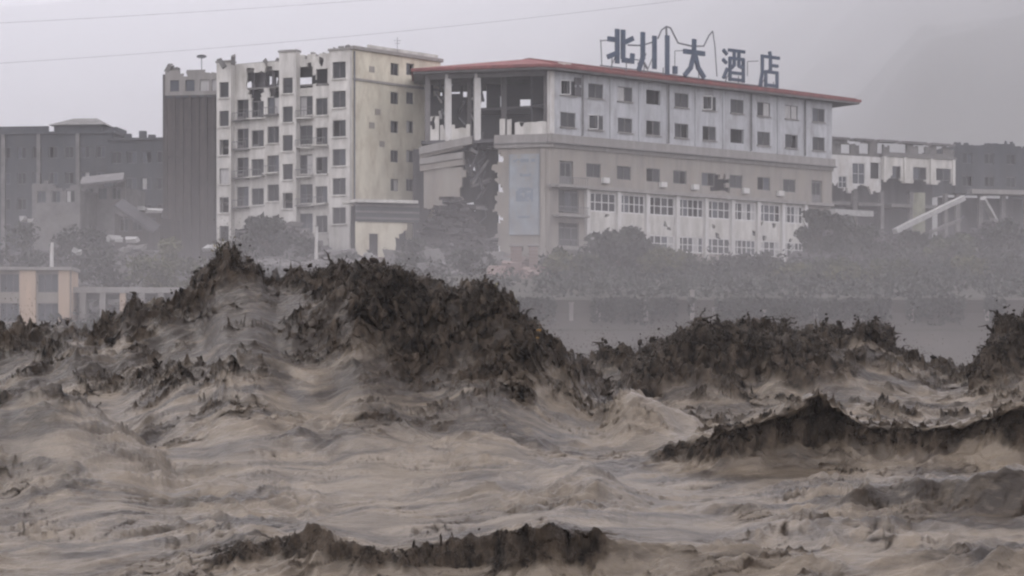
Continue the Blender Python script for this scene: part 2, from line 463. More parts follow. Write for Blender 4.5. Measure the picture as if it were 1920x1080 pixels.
# crest line as (px, py) in the photograph, distance, front width, back width, forward lean, churn along the crest (px, amount)
RIDGES = [
    dict(n='main', Y=52, c=[(-420, 760), (-250, 740), (-100, 700), (0, 668), (60, 640), (150, 622), (230, 628), (300, 606), (350, 578), (395, 572), (418, 522), (470, 516), (520, 550), (560, 548), (620, 552), (670, 540), (740, 562), (800, 600), (850, 596), (900, 590), (960, 622), (1020, 662), (1080, 705), (1150, 750), (1230, 775)],
         wf=6.5, wb=5, lean=1.4, ch=[(-400, .3), (0, .55), (120, .7), (300, .5), (390, .95), (470, .8), (530, .6), (600, .85), (700, 1), (960, 1), (1060, .5), (1150, .3)], cw=(1.5, 2.0)),
    dict(n='bush', Y=47.5, c=[(500, 800), (560, 715), (610, 640), (680, 575), (760, 580), (850, 600), (930, 610), (1000, 660), (1050, 705), (1120, 770)],
         wf=2.2, wb=4, lean=0.5, ch=[(500, 0), (560, .2), (640, .7), (720, 1), (980, 1), (1060, .4), (1120, .2)], cw=(2.6, 6)),
    dict(n='shoulder', Y=38, c=[(-420, 660), (-200, 690), (-60, 730), (0, 742), (80, 742), (150, 768), (220, 800), (300, 860), (350, 890)],
         wf=3.6, wb=3.0, lean=0.3, ch=[(-400, .6), (0, .8), (120, .85), (160, .5), (300, .3)], cw=(.8, .5)),
    dict(n='right', Y=60, c=[(980, 740), (1040, 700), (1100, 685), (1180, 682), (1230, 670), (1300, 642), (1350, 650), (1410, 628), (1450, 646), (1520, 634), (1600, 640), (1650, 650), (1700, 672), (1790, 700), (1830, 685), (1862, 640), (1900, 610), (1960, 612), (2060, 660), (2200, 640), (2400, 700)],
         wf=4.5, wb=5, lean=1.0, ch=[(980, .3), (1100, .6), (1180, .9), (1500, 1), (1640, .8), (1790, .4), (1850, 1), (1960, 1), (2200, .6)], cw=(1.6, 2)),
    dict(n='bushr', Y=56.5, c=[(1130, 770), (1190, 735), (1260, 690), (1350, 675), (1440, 670), (1520, 700), (1600, 745), (1660, 768)],
         wf=1.8, wb=3, lean=0.4, ch=[(1130, .5), (1200, 1), (1480, 1), (1620, .4)], cw=(2.2, 4)),
    dict(n='plume', Y=56.5, c=[(1790, 770), (1840, 715), (1880, 660), (1930, 640), (2010, 700), (2060, 760)],
         wf=1.4, wb=3, lean=0.3, ch=[(1790, .6), (1850, 1), (2000, 1)], cw=(2.0, 3)),
    dict(n='lip', Y=42, c=[(1080, 905), (1150, 888), (1200, 868), (1300, 830), (1400, 800), (1460, 772), (1510, 750), (1545, 762), (1600, 790), (1700, 801), (1780, 800), (1850, 785), (1920, 765), (2050, 745), (2200, 790), (2300, 860)],
         wf=.75, wb=4.5, lean=.9, ch=[(1080, .2), (1180, .7), (1450, .75), (1520, 1), (1650, 1), (1800, .7), (1950, 1), (2200, .4)], cw=(.27, .08), drop=.46),
    dict(n='peak', Y=46, c=[(930, 838), (1050, 802), (1130, 780), (1165, 748), (1190, 733), (1214, 748), (1250, 772), (1350, 806)],
         wf=1.7, wb=1.2, lean=.1, ch=[(930, 0), (1350, 0)], cw=(1, 1)),
    dict(n='front', Y=29, c=[(80, 1092), (200, 1068), (300, 1056), (400, 1042), (460, 1020), (485, 1030), (560, 1032), (600, 1014), (640, 1036), (720, 1046), (800, 1022), (900, 1006), (1000, 990), (1050, 985), (1150, 1000), (1300, 1014), (1420, 1045)],
         wf=.45, wb=2.6, lean=.45, ch=[(80, .3), (200, .7), (450, 1), (700, 1), (1050, .7), (1200, .2), (1420, 0)], cw=(.21, .15), drop=.28),
    dict(n='rip', Y=33, c=[(1250, 965), (1330, 935), (1420, 950), (1500, 990), (1560, 985), (1600, 935), (1680, 905), (1780, 905), (1900, 890), (2050, 880)],
         wf=.35, wb=1.6, lean=.3, ch=[(1250, .1), (1450, .35), (1560, .15), (1620, .35), (1700, .1), (2050, 0)], cw=(.18, .05), drop=.22),
    dict(n='swell', Y=35.5, c=[(250, 985), (400, 955), (600, 930), (800, 905), (1000, 880), (1120, 872), (1250, 905)],
         wf=2.2, wb=2.5, lean=.1, ch=[(250, 0), (1250, 0)], cw=(1, 1)),
]

fr = np.concatenate([np.linspace(-.44, -.262, 70)[:-1], np.linspace(-.262, .262, 860), np.linspace(.262, .44, 70)[1:]])
def dens(Y):
    return np.where(Y < 24, 2, np.where(Y < 44, 9, np.where(Y < 63, 24, np.where(Y < 75, 6, np.where(Y < 110, 1.6, .5))))) + np.where((Y > 27.6) & (Y < 29.6), 26, 0) + np.where((Y > 40.0) & (Y < 42.8), 28, 0) + np.where((Y > 32) & (Y < 33.8), 14, 0)
yy = np.linspace(14, 166, 6000)
cum = np.concatenate([[0], np.cumsum(dens(yy)[:-1] * np.diff(yy))])
NR = int(cum[-1])
rows = np.interp(np.linspace(0, cum[-1], NR), cum, yy)
U, WY = np.meshgrid(fr, rows)
WX = U * WY
PXC = 960 + F * U
base = base_z(WY)
hp = np.zeros_like(U); churn_shade = np.zeros_like(U); leany = np.zeros_like(U)
crestness = np.zeros_like(U)
P_ = 3.0
for k, r in enumerate(RIDGES):
    cx = np.array([p[0] for p in r['c']], float); cy = np.array([p[1] for p in r['c']], float)
    pxl = 960 + F * fr
    wob = 9 * gn(pxl / 47, pxl * 0 + k, 50 + k)
    wob2 = 4 * gn(pxl / 17, pxl * 0 + k, 60 + k)
    ky = 0.35 if r['n'] in ('peak', 'swell', 'lip') else 1.0
    pyl = np.interp(pxl, cx, cy)
    ker = np.hanning(25); ker /= ker.sum(); pyl = np.convolve(np.pad(pyl, 12, mode='edge'), ker, 'valid')
    wild = r['n'] in ('main', 'right', 'bush', 'bushr', 'plume')
    wob3 = 24 * gn(pxl / 80, pxl * 0 + k, 90 + k) + 19 * gn(pxl / 33, pxl * 0 + k, 91 + k) + 11 * gn(pxl / 13, pxl * 0 + k, 92 + k)
    wobz = (-(wob3 if wild else ky * (wob2 + .6 * wob)) / F * r['Y'])[None, :]
    Yc = r['Y'] + (r['Y'] / 50) * (1.1 * gn(pxl / 210, pxl * 0 + 7.7 * k, 70 + k) + .35 * gn(pxl / 60, pxl * 0 + 3.3 * k, 80 + k))
    zc = EYE - (pyl - HOR) / F * Yc
    amp = np.clip(zc - base_z(Yc), 0, None)
    fw_ = 170 if r['n'] in ('front', 'rip', 'swell') else 50
    fade = np.clip((pxl - cx[0]) / fw_, 0, 1) * np.clip((cx[-1] - pxl) / fw_, 0, 1)
    fade = fade * fade * (3 - 2 * fade)
    amp = (amp * fade)[None, :]
    t = WY - Yc[None, :]
    if r['n'] == 'main':
        pf = 0.62 * np.exp(-(np.abs(t) / r['wf']) ** 1.6) + 0.38 * np.exp(-(np.abs(t) / 12) ** 2)
    elif r['n'] in ('lip', 'front', 'rip'):
        pf = np.exp(-(np.abs(t) / r['wf']) ** 2.2)
    else:
        pf = np.exp(-(np.abs(t) / r['wf']) ** 1.7)
    pb = np.exp(-(np.abs(t) / r['wb']) ** 1.8)
    prof = np.where(t < 0, pf, pb)
    h = amp * prof
    h = np.clip(h + wobz * np.exp(-(t / (.018 * r['Y'])) ** 2) * np.clip(amp / .6, 0, 1), 0, None)
    hp += h ** P_
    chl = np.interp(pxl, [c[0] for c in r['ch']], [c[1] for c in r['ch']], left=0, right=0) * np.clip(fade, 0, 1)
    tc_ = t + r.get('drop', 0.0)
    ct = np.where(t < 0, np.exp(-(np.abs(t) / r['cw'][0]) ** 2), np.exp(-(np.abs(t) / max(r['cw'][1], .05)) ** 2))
    if 'drop' in r: ct = np.where(tc_ > 0, np.exp(-(np.abs(tc_) / r['cw'][0]) ** 3), np.exp(-(np.abs(tc_) / (1.7 * r['cw'][0])) ** 2))  # dark band sits below the crest: under-lip shade painted as colour
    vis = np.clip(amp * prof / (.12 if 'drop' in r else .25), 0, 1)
    churn_shade = np.maximum(churn_shade, chl[None, :] * ct * vis)
    leany += r['lean'] * prof ** 4 * np.clip(amp, 0, 1.2)
    crestness = np.maximum(crestness, chl[None, :] * np.exp(-((t + 1.3 * r.get('drop', 0)) / (0.3 if r['Y'] < 45 else .9)) ** 2) * vis * (.6 if 'drop' in r else 1))
h = hp ** (1 / P_)
# distance measured along the sloping surface, so detail does not stretch on steep fronts
QY = WY + 1.1 * np.concatenate([np.zeros((1, h.shape[1])), np.cumsum(np.abs(np.diff(h, axis=0)), axis=0)], 0)
mainf = np.zeros_like(U)

cl = fbm(WX / 1.7, QY / 2.2, 6, 101, gain=.62)
big = gn(WX / 3.1, QY / 4.0, 102)
cl2 = fbm(WX / .55, QY / .6, 4, 103, gain=.6)
churn_shade_n = np.clip((churn_shade * 1.25 + (1.5 * cl + .45 * big + .5 * cl2) * np.clip(churn_shade * 2.2, 0, 1) - .28) / .8, 0, 1)
churn_shade_n = np.where(churn_shade > .03, churn_shade_n, 0)
# flow direction of the streaks: the river runs across the view
fx_, fy_ = 0.86, 0.51
qx = WX + 0.55 * gn(WX / 2.6, QY / 3.2, 31) + .16 * gn(WX / .8, QY / 1.0, 33)
qy = QY + 0.85 * gn(WX / 2.8, QY / 3.0, 32) + .22 * gn(WX / .9, QY / 1.0, 34)
A1 = qx * fx_ + qy * fy_; A2 = -qx * fy_ + qy * fx_
near = np.clip((80 - WY) / 20, 0, 1)
patch = np.clip(gn(WX / 3.6, QY / 4, 4) * 1.3 + .4, 0, 1)
Z = base + h
Z += near * 0.20 * fbm(A1 / 4.5, A2 / 2.4, 4, 1)
Z += near * 0.06 * fbm(A1 / 3.0, A2 / .9, 3, 2) * (.4 + .6 * patch)
sm = np.clip(np.exp(-((PXC - 1000) / 520) ** 2 - ((WY - 37) / 5) ** 2) + np.exp(-((PXC - 330) / 240) ** 2 - ((WY - 36) / 4) ** 2) + np.exp(-((PXC - 1700) / 200) ** 2 - ((WY - 46) / 4) ** 2), 0, 1)
chop = fbm(qx / 1.5, qy / 1.15, 4, 41, gain=.55, ridged=True)
cpm = np.clip(gn(WX / 2.6 + 11, QY / 3.0, 42) * 2.0 + .3, 0, 1) * (1 - .85 * sm)
Z += near * 0.24 * cpm * np.clip(chop, 0, 1) ** 2
rg = fbm(A1 / 2.6 + .3, A2 / 1.05, 3, 3, ridged=True)
Z += near * 0.22 * patch * np.clip(rg, 0, 1) ** 2
rip = fbm(A1 / 1.1, A2 / .36, 3, 6, ridged=True)
Z += near * 0.055 * np.clip(rip, 0, 1) ** 2 * (0.2 + patch)
# short dark creases: shade of the small wave fronts painted as colour
pm = np.clip(gn(WX / 1.7 + 3, QY / 2.0, 21) * 2.6 + .2, 0, 1)
vn = gn(A1 / 2.2, A2 / .62, 22) + .35 * gn(A1 / .7, A2 / .25, 23)
vein = np.clip((.10 - np.abs(vn)) / .09, 0, 1) * pm * near
vn2 = gn(A1 / 1.0 + 7, A2 / .34, 24) + .4 * gn(A1 / .3, A2 / .14, 25)
vein2 = np.clip((.08 - np.abs(vn2)) / .07, 0, 1) * np.clip(pm * 1.3 - .4, 0, 1) * near
Z -= .07 * vein + .03 * vein2
flk = np.clip((fbm(qx / .75, qy / .5, 5, 26, gain=.62) - .17) / .16, 0, 1) * np.clip(cpm * 1.5 - .3, 0, 1) * near
crease_shade = (1 - .6 * sm) * np.clip(.72 * vein + .6 * vein2 + .7 * flk, 0, .85)  # shade of creases and wavelet fronts, put into the colour mask
churn_shade_n = np.maximum(churn_shade_n, crease_shade)
# churned parts: strong broken relief in all directions
amp_c = np.clip(churn_shade_n - .1, 0, 1) * np.interp(WY, [26, 40, 50, 60], [.12, .24, .68, .68])
s1 = np.interp(WY, [26, 40, 52], [.30, .45, .95])
sq = np.interp(WY, [43, 48], [1.15, 1.9])
d1 = fbm(WX / s1, QY / (s1 * sq), 5, 11, gain=.62)
d2 = fbm(WX / s1 + 9.1, QY / (s1 * sq) + 4, 5, 12, gain=.62)
d3 = fbm(WX / s1 - 5.3, QY / (s1 * sq) - 7, 5, 13, gain=.6, ridged=True)
WXd = WX + amp_c * 1.0 * d1
WYd = WY - leany + amp_c * 1.2 * d2 + near * .10 * gn(WX / .8, WY / 1.2, 14)
Zd = Z + amp_c * 1.25 * (d3 - .1)
silt_shade = np.clip(fbm(A2 / .8, A1 / 5, 5, 15, gain=.6) * 1.4 + .6 * fbm(qx / 1.3, qy / 1.3, 4, 43) + .52 - .27 * np.clip(h - .5, 0, 3) + .3 * gn(WX / 4, QY / 6, 16), 0, 1)  # tone drops on high wave faces: their shade is painted in
silt_shade = np.clip(silt_shade + .28 * sm, 0, 1)
pk = np.exp(-((PXC - 1180) / 130) ** 2 - ((WY - 45.5) / 2.2) ** 2)
silt_shade = np.clip(silt_shade + .6 * pk, 0, 1); churn_shade_n = churn_shade_n * (1 - .9 * pk)

def water_material():
    m = bpy.data.materials.new('silty_flood_water'); m.use_nodes = True
    t = m.node_tree; b = t.nodes['Principled BSDF']
    geo = t.nodes.new('ShaderNodeNewGeometry')
    def noise(scale, vec, det=5, rough=.6):
        mp = t.nodes.new('ShaderNodeMapping'); mp.inputs['Scale'].default_value = vec; mp.inputs['Rotation'].default_value = (0, math.radians(24) if vec[2] < .7 else 0, math.radians(-28))
        t.links.new(geo.outputs['Position'], mp.inputs['Vector'])
        n = t.nodes.new('ShaderNodeTexNoise'); n.inputs['Scale'].default_value = scale; n.inputs['Detail'].default_value = det; n.inputs['Roughness'].default_value = rough
        t.links.new(mp.outputs['Vector'], n.inputs['Vector']); return n
    def attr(nm):
        a = t.nodes.new('ShaderNodeAttribute'); a.attribute_name = nm; return a.outputs['Fac']
    def ramp(x, p0, p1, c0, c1):
        r = t.nodes.new('ShaderNodeValToRGB'); e = r.color_ramp.elements
        e[0].position = p0; e[1].position = p1; e[0].color = (*c0, 1); e[1].color = (*c1, 1)
        t.links.new(x, r.inputs['Fac']); return r.outputs['Color']
    def mixc(f, a, bb):
        x = t.nodes.new('ShaderNodeMixRGB'); t.links.new(f, x.inputs['Fac']); t.links.new(a, x.inputs['Color1'])
        if isinstance(bb, tuple): x.inputs['Color2'].default_value = (*bb, 1)
        else: t.links.new(bb, x.inputs['Color2'])
        return x.outputs['Color']
    c = ramp(attr('silt_shade'), .15, .85, (0.030, 0.022, 0.016), (0.148, 0.118, 0.086))
    f = ramp(noise(1.5, (.45, 1.3, 1.3)).outputs['Fac'], .45, .7, (0, 0, 0), (.6, .6, .6))
    c = mixc(f, c, (0.036, 0.027, 0.0195))
    f2 = ramp(noise(6, (.4, 1.2, 1.2), 6).outputs['Fac'], .52, .72, (0, 0, 0), (.45, .45, .45))
    c = mixc(f2, c, (0.225, 0.184, 0.140))
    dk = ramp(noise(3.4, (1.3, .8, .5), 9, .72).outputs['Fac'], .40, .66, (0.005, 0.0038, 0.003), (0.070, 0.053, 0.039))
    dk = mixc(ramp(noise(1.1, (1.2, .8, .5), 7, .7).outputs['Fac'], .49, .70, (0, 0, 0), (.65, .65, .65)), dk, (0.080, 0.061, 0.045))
    cf = ramp(attr('churn_shade'), .05, .62, (0, 0, 0), (1, 1, 1))  # mask mixes churned mud with shade painted under lips and in creases
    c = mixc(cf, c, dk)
    t.links.new(c, b.inputs['Base Color'])
    b.inputs['Roughness'].default_value = .3
    sp = ramp(attr('churn_shade'), .1, .5, (.30, .30, .30), (.05, .05, .05)); t.links.new(sp, b.inputs['Specular IOR Level'])
    n = noise(5.0, (.6, 1.1, 1.1), 7, .64)
    bp = t.nodes.new('ShaderNodeBump'); bp.inputs['Strength'].default_value = .8; bp.inputs['Distance'].default_value = .1
    t.links.new(n.outputs['Fac'], bp.inputs['Height']); t.links.new(bp.outputs['Normal'], b.inputs['Normal'])
    return m
M_WATER = water_material()
wob_ = link('river_water', grid_mesh('river_water', WXd, WYd, Zd, M_WATER, dict(churn_shade=churn_shade_n, silt_shade=silt_shade)))
tag(wob_, 'brown silty flood water heaped into rough waves', kind='structure')
# quieter water around the wave field
mb = MB()
for sg in (-1, 1):
    q = [(sg * 900, 14, -.9), (sg * .435 * 14, 14, -.9), (sg * .435 * 60, 60, .6), (sg * .435 * 160, 160, .7), (sg * 900, 160, .7)]
    mb.add(q if sg > 0 else q[::-1], [(0, 1, 2, 3, 4)])
o = mb.build('outer_water', M_WATER)
tag(o, kind='structure')

# thrown-up mud: clods and ragged strands over the churned crests
def spray():
    ok = (churn_shade_n > .25) & (np.abs(U) < .30)
    ii = np.flatnonzero(ok.ravel())
    wgt = (churn_shade_n.ravel()[ii] ** 2) * np.interp(WY.ravel()[ii], [26, 40, 60], [.5, .5, 1.0])
    wgt = wgt * (0.12 + 1.6 * crestness.ravel()[ii] ** 2)
    wgt /= wgt.sum()
    NC = 1800
    pick = RNG.choice(ii, NC, p=wgt)
    dist = WY.ravel()[pick]
    P = np.stack([WXd.ravel()[pick], WYd.ravel()[pick], Zd.ravel()[pick]], -1)
    sc = dist / 52.0
    cr = crestness.ravel()[pick]
    clump = np.clip(gn(P[:, 0] * 1.7, P[:, 1] * 1.2 + P[:, 2], 201) + .45, 0, 1.2)
    up = RNG.exponential(1.0, NC).clip(0, 3) * (.04 + .16 * cr) * clump * sc
    P[:, 2] += up
    P[:, 1] -= RNG.exponential(.12, NC) * sc
    P[:, 0] += RNG.normal(0, .08, NC) * sc
    size = np.clip(RNG.lognormal(-3.75, .45, NC), .009, .07) * sc * np.where(up > .3, .6, 1)
    ph = (1 + 5 ** .5) / 2
    ico = np.array([(-1, ph, 0), (1, ph, 0), (-1, -ph, 0), (1, -ph, 0), (0, -1, ph), (0, 1, ph), (0, -1, -ph), (0, 1, -ph), (ph, 0, -1), (ph, 0, 1), (-ph, 0, -1), (-ph, 0, 1)]) / 1.9
    icf = np.array([(0, 11, 5), (0, 5, 1), (0, 1, 7), (0, 7, 10), (0, 10, 11), (1, 5, 9), (5, 11, 4), (11, 10, 2), (10, 7, 6), (7, 1, 8), (3, 9, 4), (3, 4, 2), (3, 2, 6), (3, 6, 8), (3, 8, 9), (4, 9, 5), (2, 4, 11), (6, 2, 10), (8, 6, 7), (9, 8, 1)])
    V = ico[None] * (1 + RNG.uniform(-.2, .2, (NC, 12, 1)))
    ax = RNG.normal(0, 1, (NC, 3)); ax[:, 2] *= .8; ax /= np.linalg.norm(ax, axis=1, keepdims=True)
    st = RNG.uniform(.1, 1.0, NC)
    V = V + (V @ ax[:, :, None]) * ax[:, None, :] * st[:, None, None]
    V = V * size[:, None, None] + P[:, None, :]
    co = V.reshape(-1, 3); fa = (icf[None] + (np.arange(NC) * 12)[:, None, None]).reshape(-1, 3)
    # strands
    jj = np.flatnonzero(((crestness > .3) & (churn_shade_n > .35) & (np.abs(U) < .30)).ravel())
    wj = crestness.ravel()[jj] ** 1.5; wj /= wj.sum()
    NS = 4500
    pj = RNG.choice(jj, NS, p=wj)
    S = np.stack([WXd.ravel()[pj], WYd.ravel()[pj], Zd.ravel()[pj]], -1)
    sc = WY.ravel()[pj] / 52.0
    # neighbouring strands share a direction so they read as tongues of water
    th = 1.6 * gn(S[:, 0] * .9, S[:, 1] * .7, 301) + RNG.normal(0, .45, NS)
    dr = np.stack([np.sin(th) * 1.0, -.25 + RNG.normal(0, .3, NS), np.cos(th) * .9 + .15], -1)
    tg = np.clip(gn(S[:, 0] * 1.3, S[:, 1] * .9, 302) + .5, .1, 1.1)
    Ls = RNG.exponential(.19, NS).clip(.05, .6) * sc * tg
    r0 = RNG.uniform(.010, .040, NS) * sc * (.6 + .6 * tg)
    K, R = 5, 4
    rings = []
    for k in range(K):
        s = k / (K - 1)
        c = S + dr * (Ls * s)[:, None] + np.array([0, 0, -1])[None] * (Ls * .55 * s * s)[:, None]
        c = c + RNG.normal(0, 1, (NS, 3)) * (Ls * .05)[:, None]
        rr = r0 * (1 - .85 * s)
        for a in range(R):
            an = 2 * np.pi * a / R
            rings.append(c + np.stack([np.cos(an) * rr, np.sin(an) * rr * .8, np.sin(an + .6) * rr], -1))
    VS = np.stack(rings, 1)
    q = []
    for k in range(K - 1):
        for a in range(R):
            i0, i1 = k * R + a, k * R + (a + 1) % R
            q.append((i0, i1, i1 + R)); q.append((i0, i1 + R, i0 + R))
    q = np.array(q)
    co2 = VS.reshape(-1, 3); fa2 = (q[None] + (np.arange(NS) * K * R)[:, None, None]).reshape(-1, 3) + len(co)
    # fine droplets that soften the torn edges
    ND = 42000
    wd_ = (crestness.ravel()[jj] * churn_shade_n.ravel()[jj]); wd_ /= wd_.sum()
    pd = RNG.choice(jj, ND, p=wd_)
    D = np.stack([WXd.ravel()[pd], WYd.ravel()[pd], Zd.ravel()[pd]], -1); sc = WY.ravel()[pd] / 52.0
    tall = np.clip(gn(D[:, 0] * .8, D[:, 1] * .6, 401) * 1.6 + .45, .08, 1.5)
    D[:, 2] += RNG.exponential(.16, ND).clip(0, .9) * tall * sc
    D[:, 0] += RNG.normal(0, .12, ND) * sc; D[:, 1] -= RNG.exponential(.15, ND) * sc
    octv = np.array([(1, 0, 0), (-1, 0, 0), (0, 1, 0), (0, -1, 0), (0, 0, 1), (0, 0, -1)], float)
    octf = np.array([(0, 2, 4), (2, 1, 4), (1, 3, 4), (3, 0, 4), (2, 0, 5), (1, 2, 5), (3, 1, 5), (0, 3, 5)])
    rd = RNG.uniform(.004, .013, ND) * sc
    co3 = (octv[None] * rd[:, None, None] * RNG.uniform(.7, 1.6, (ND, 1, 3)) + D[:, None, :]).reshape(-1, 3)
    fa3 = (octf[None] + (np.arange(ND) * 6)[:, None, None]).reshape(-1, 3)
    om = mat('brown_water_droplets', (0.075, 0.06, 0.046), (0.035, 0.028, 0.022), scale=1.5, rough=.5, spec=.2)
    tag(link('spray_droplets', poly_mesh('spray_droplets', co3, fa3, om, True)), 'fine brown droplets over the breaking crests', kind='stuff')
    m = mat('backlit_dark_mud', (0.034, 0.026, 0.02), (0.008, 0.006, 0.005), scale=2.6, rough=.8, spec=.06)  # mud brown taken further down to paint the spray's backlit darkness
    o = link('mud_spray', poly_mesh('mud_spray', np.concatenate([co, co2]), np.concatenate([fa, fa2]), m, True))
    tag(o, 'dark ragged mud and spray thrown up along the wave crests', kind='stuff')
spray()

# ------------------------------------------------------------------ river wall on the far bank
M_POST = mat('weathered_post', (0.22, 0.205, 0.195), (0.15, 0.14, 0.13), scale=1.2, dirt=(0.3, 0.27, 0.24))
def river_wall():
    o = thing('river_wall', 'long grey-tan river wall with pale posts along the far bank', 'wall', (0, 166.4, 5))
    fc = Face((-95, 166.0), (95, 166.0)); xs_ = 95 + xz(360, 166)
    b = MB(); wall_mesh(b, fc, xs_, 190, 4.6, 7.9, thick=.6); b.build('wall_face', M_BANK, o)
    b = MB(); wall_mesh(b, fc, xs_ - .1, 190, 7.9, 8.12, thick=.8, t0=-.12); b.build('coping', M_BANK, o)
    b = MB(); wall_mesh(b, fc, 0, xs_ - .1, 4.6, 5.5, thick=.6); b.build('low_kerb_wall', M_BANK, o)
    for px, h_ in ((470, 3.2), (1071, 3.0), (1122, 2.6), (1211, 3.2), (1298, 4.0), (1340, 2.6), (1432, 2.4), (1530, 2.6), (1617, 2.3), (1708, 2.5), (1850, 2.4)):
        x = xz(px, 165.9)
        b = MB(); b.box((x, 165.86, 4.8 + h_ / 2), (.34, .34, h_)); b.box((x, 165.86, 4.86 + h_), (.44, .44, .12)); b.build('post', M_POST, o)
river_wall()
bx = np.linspace(-110, 110, 90); by = np.linspace(146, 166.2, 24)
BX, BY = np.meshgrid(bx, by)
BZ = np.interp(BY, [146, 150, 165.0, 166.2], [-4, -3.6, 5.1, 5.2]) + .10 * fbm(BX / 3, BY / 3, 3, 90)
BZ = np.maximum(BZ, terrain_h(BX, BY) + .03)
tag(link('river_bank', grid_mesh('river_bank', BX, BY, BZ, M_BANK)), kind='structure')

# ------------------------------------------------------------------ the hotel
HA = Vector((xz(1030, 205), 205.0)); HB = Vector((xz(1560, 230), 230.0)); HL = Vector((xz(795, 208), 208.0))
FR = Face(HA, HB)                       # long front
FL = Face(HA, HL)                       # short ruined end, u grows to the left
def hotel():
    o = thing('hotel_building', 'wrecked white and beige hotel with red roof, its end torn open', 'building', (HA.x, HA.y, 12))
    L = FR.L
    cols = [1065, 1117, 1172, 1225, 1278, 1330, 1382, 1432, 1484, 1535]
    uc = [FR.u(p) for p in cols]
    # --- upper two storeys
    Z1, Z2, ZT, ZC0, ZC1 = 30.75, 27.55, 32.45, 24.75, 26.0
    holes = []
    for k, u in enumerate(uc):
        for z in (Z1, Z2):
            holes.append((u - .98, u + .98, z - .75, z + .75))
    b = MB(); wall_mesh(b, FR, 0, L, ZC1, ZT, holes); b.build('upper_wall', M_BLUEW, o)
    for k, u in enumerate(uc):
        for r, z in enumerate((Z1, Z2)):
            if (k, r) in ((3, 0), (6, 1)): continue
            wn = window(o, FR, u, z, 1.96, 1.5, 2, fm=M_FRAME, missing=((random.choice([0, 1]),) if random.random() < .35 else ()), glass=M_CURT if (k == 8 and r == 0) else None)
            s = MB(); p = FR.P(u, z - .80, -.08); s.box(p, (2.15, .22, .1), FR.rz); s.build('sill', M_CORN, wn, base=p) if False else None
            if (k * 7 + r * 3) % 5 == 0: open_sash(o, FR, u, z, 1.9, 1.4, random.uniform(.5, 1.3))
            sb = MB().box((0, -.19, -.80), (2.15, .2, .1)); m = WCACHE.setdefault('sillm', sb.mesh('sill', (0, 0, 0), M_CORN)); link('sill', m, wn)
    # pilaster strips between the windows
    for k in range(len(uc) - 1):
        u = (uc[k] + uc[k + 1]) / 2
        b = MB(); p = FR.P(u, (ZC1 + ZT) / 2, -.05); b.box(p, (.22, .12, ZT - ZC1 - .1), FR.rz); b.build('pilaster', M_BLUEW, o)
    b = MB(); b.box(FR.P(.18, (ZC1 + ZT) / 2, .0), (.55, .5, ZT - ZC1 - .02), FR.rz); b.build('corner_post', M_PILLAR, o)
    for px in (1091, 1252, 1407, 1508):                          # rainwater pipes
        b = MB(); u = FR.u(px); b.tube([FR.P(u, ZC1 + .1, -.18), FR.P(u, 29.5, -.18), FR.P(u, ZT - .1, -.18)], .09, 6); b.build('downpipe', M_FRAME, o)
    b = MB(); u = FR.u(1083); wall_mesh(b, FR, u - .45, u + .45, 30.0, 31.9, thick=.1, t0=-.11, keep=lambda a, z: random.random() > .1, extra=.3); b.build('dark_board', M_DARKC, o)  # ragged dark board between the first two windows
    # --- cornice band
    b = MB(); wall_mesh(b, FR, -.35, L + .2, ZC0 + .35, ZC1 - .02, thick=.7, t0=-.35); wall_mesh(b, FR, -.2, L + .1, ZC0 - .1, ZC0 + .35, thick=.6, t0=-.18); b.build('cornice', M_CORN, o)
    b = MB(); wall_mesh(b, FR, -.5, L + .3, ZC0 + .28, ZC0 + .40, thick=.8, t0=-.52); b.build('cornice_moulding', M_SOFF, o)
    # --- third row
    r3 = [1113, 1170, 1225, 1275, 1328, 1380, 1432, 1480]
    Z3 = 22.65; ZL = 21.0
    holes = [(FR.u(p) - .95, FR.u(p) + .95, Z3 - .7, Z3 + .7) for p in r3]
    dl, dr = FR.u(1062), FR.u(1532)
    holes += [(dl - .9, dl + .9, ZL + .1, Z3 + .75), (dr - .85, dr + .85, ZL + .05, Z3 + .8)]
    ub = FR.u(1352)
    def keep(u, z):                                             # a shell of wall has come off between two windows
        return not (abs(u - ub) < 1.1 + .3 * math.sin(z * 7) and Z3 - 1.1 < z < Z3 + .35 + .4 * math.sin(u * 5))
    b = MB(); wall_mesh(b, FR, 0, L, ZL, ZC0 - .1, holes, keep=keep, extra=.45); b.build('middle_wall', M_BEIGE, o)
    for p in r3:
        window(o, FR, FR.u(p), Z3, 1.9, 1.4, 2, missing=((random.choice([0, 1]),) if random.random() < .3 else ()))
    for u in (dl, dr):
        b = MB(); wall_mesh(b, FR, u - .8, u + .8, ZL + .12, Z3 + .7, [(u - .65, u - .05, ZL + .9, Z3 + .55), (u + .05, u + .65, ZL + .9, Z3 + .55)], thick=.06, t0=.2)
        d = b.build('balcony_door', M_FRAME, o)
        b = MB(); wall_mesh(b, FR, u - .7, u + .7, ZL + .2, Z3 + .6, thick=.03, t0=.27); b.build('pane', M_GLASS, d)
    b = MB(); wall_mesh(b, FR, -.2, L - .2, ZL - .35, ZL - .01, thick=.75, t0=-.55); b.build('ledge', M_CORN, o)
    # air conditioners below some windows
    for p in (1132, 1240, 1300, 1395, 1460):
        q = FR.P(FR.u(p), Z3 - .95, -.28); b = MB().box(q, (.8, .42, .55), FR.rz); ac = b.build('air_conditioner', M_PILLAR, o)
        b = MB().tube([q + Vector((-.12, -.0, 0)) + Vector((-FR.n.x, -FR.n.y, 0)) * .22, q + Vector((-FR.n.x, -FR.n.y, 0)) * .24 + Vector((-.12, 0, 0))], .2, 10); b.build('fan_grille', M_FRAME, ac)
    # --- lower two storeys: white piers with banks of narrow panes
    pier = [1100, 1158, 1212, 1268, 1322, 1372, 1420, 1466, 1508]
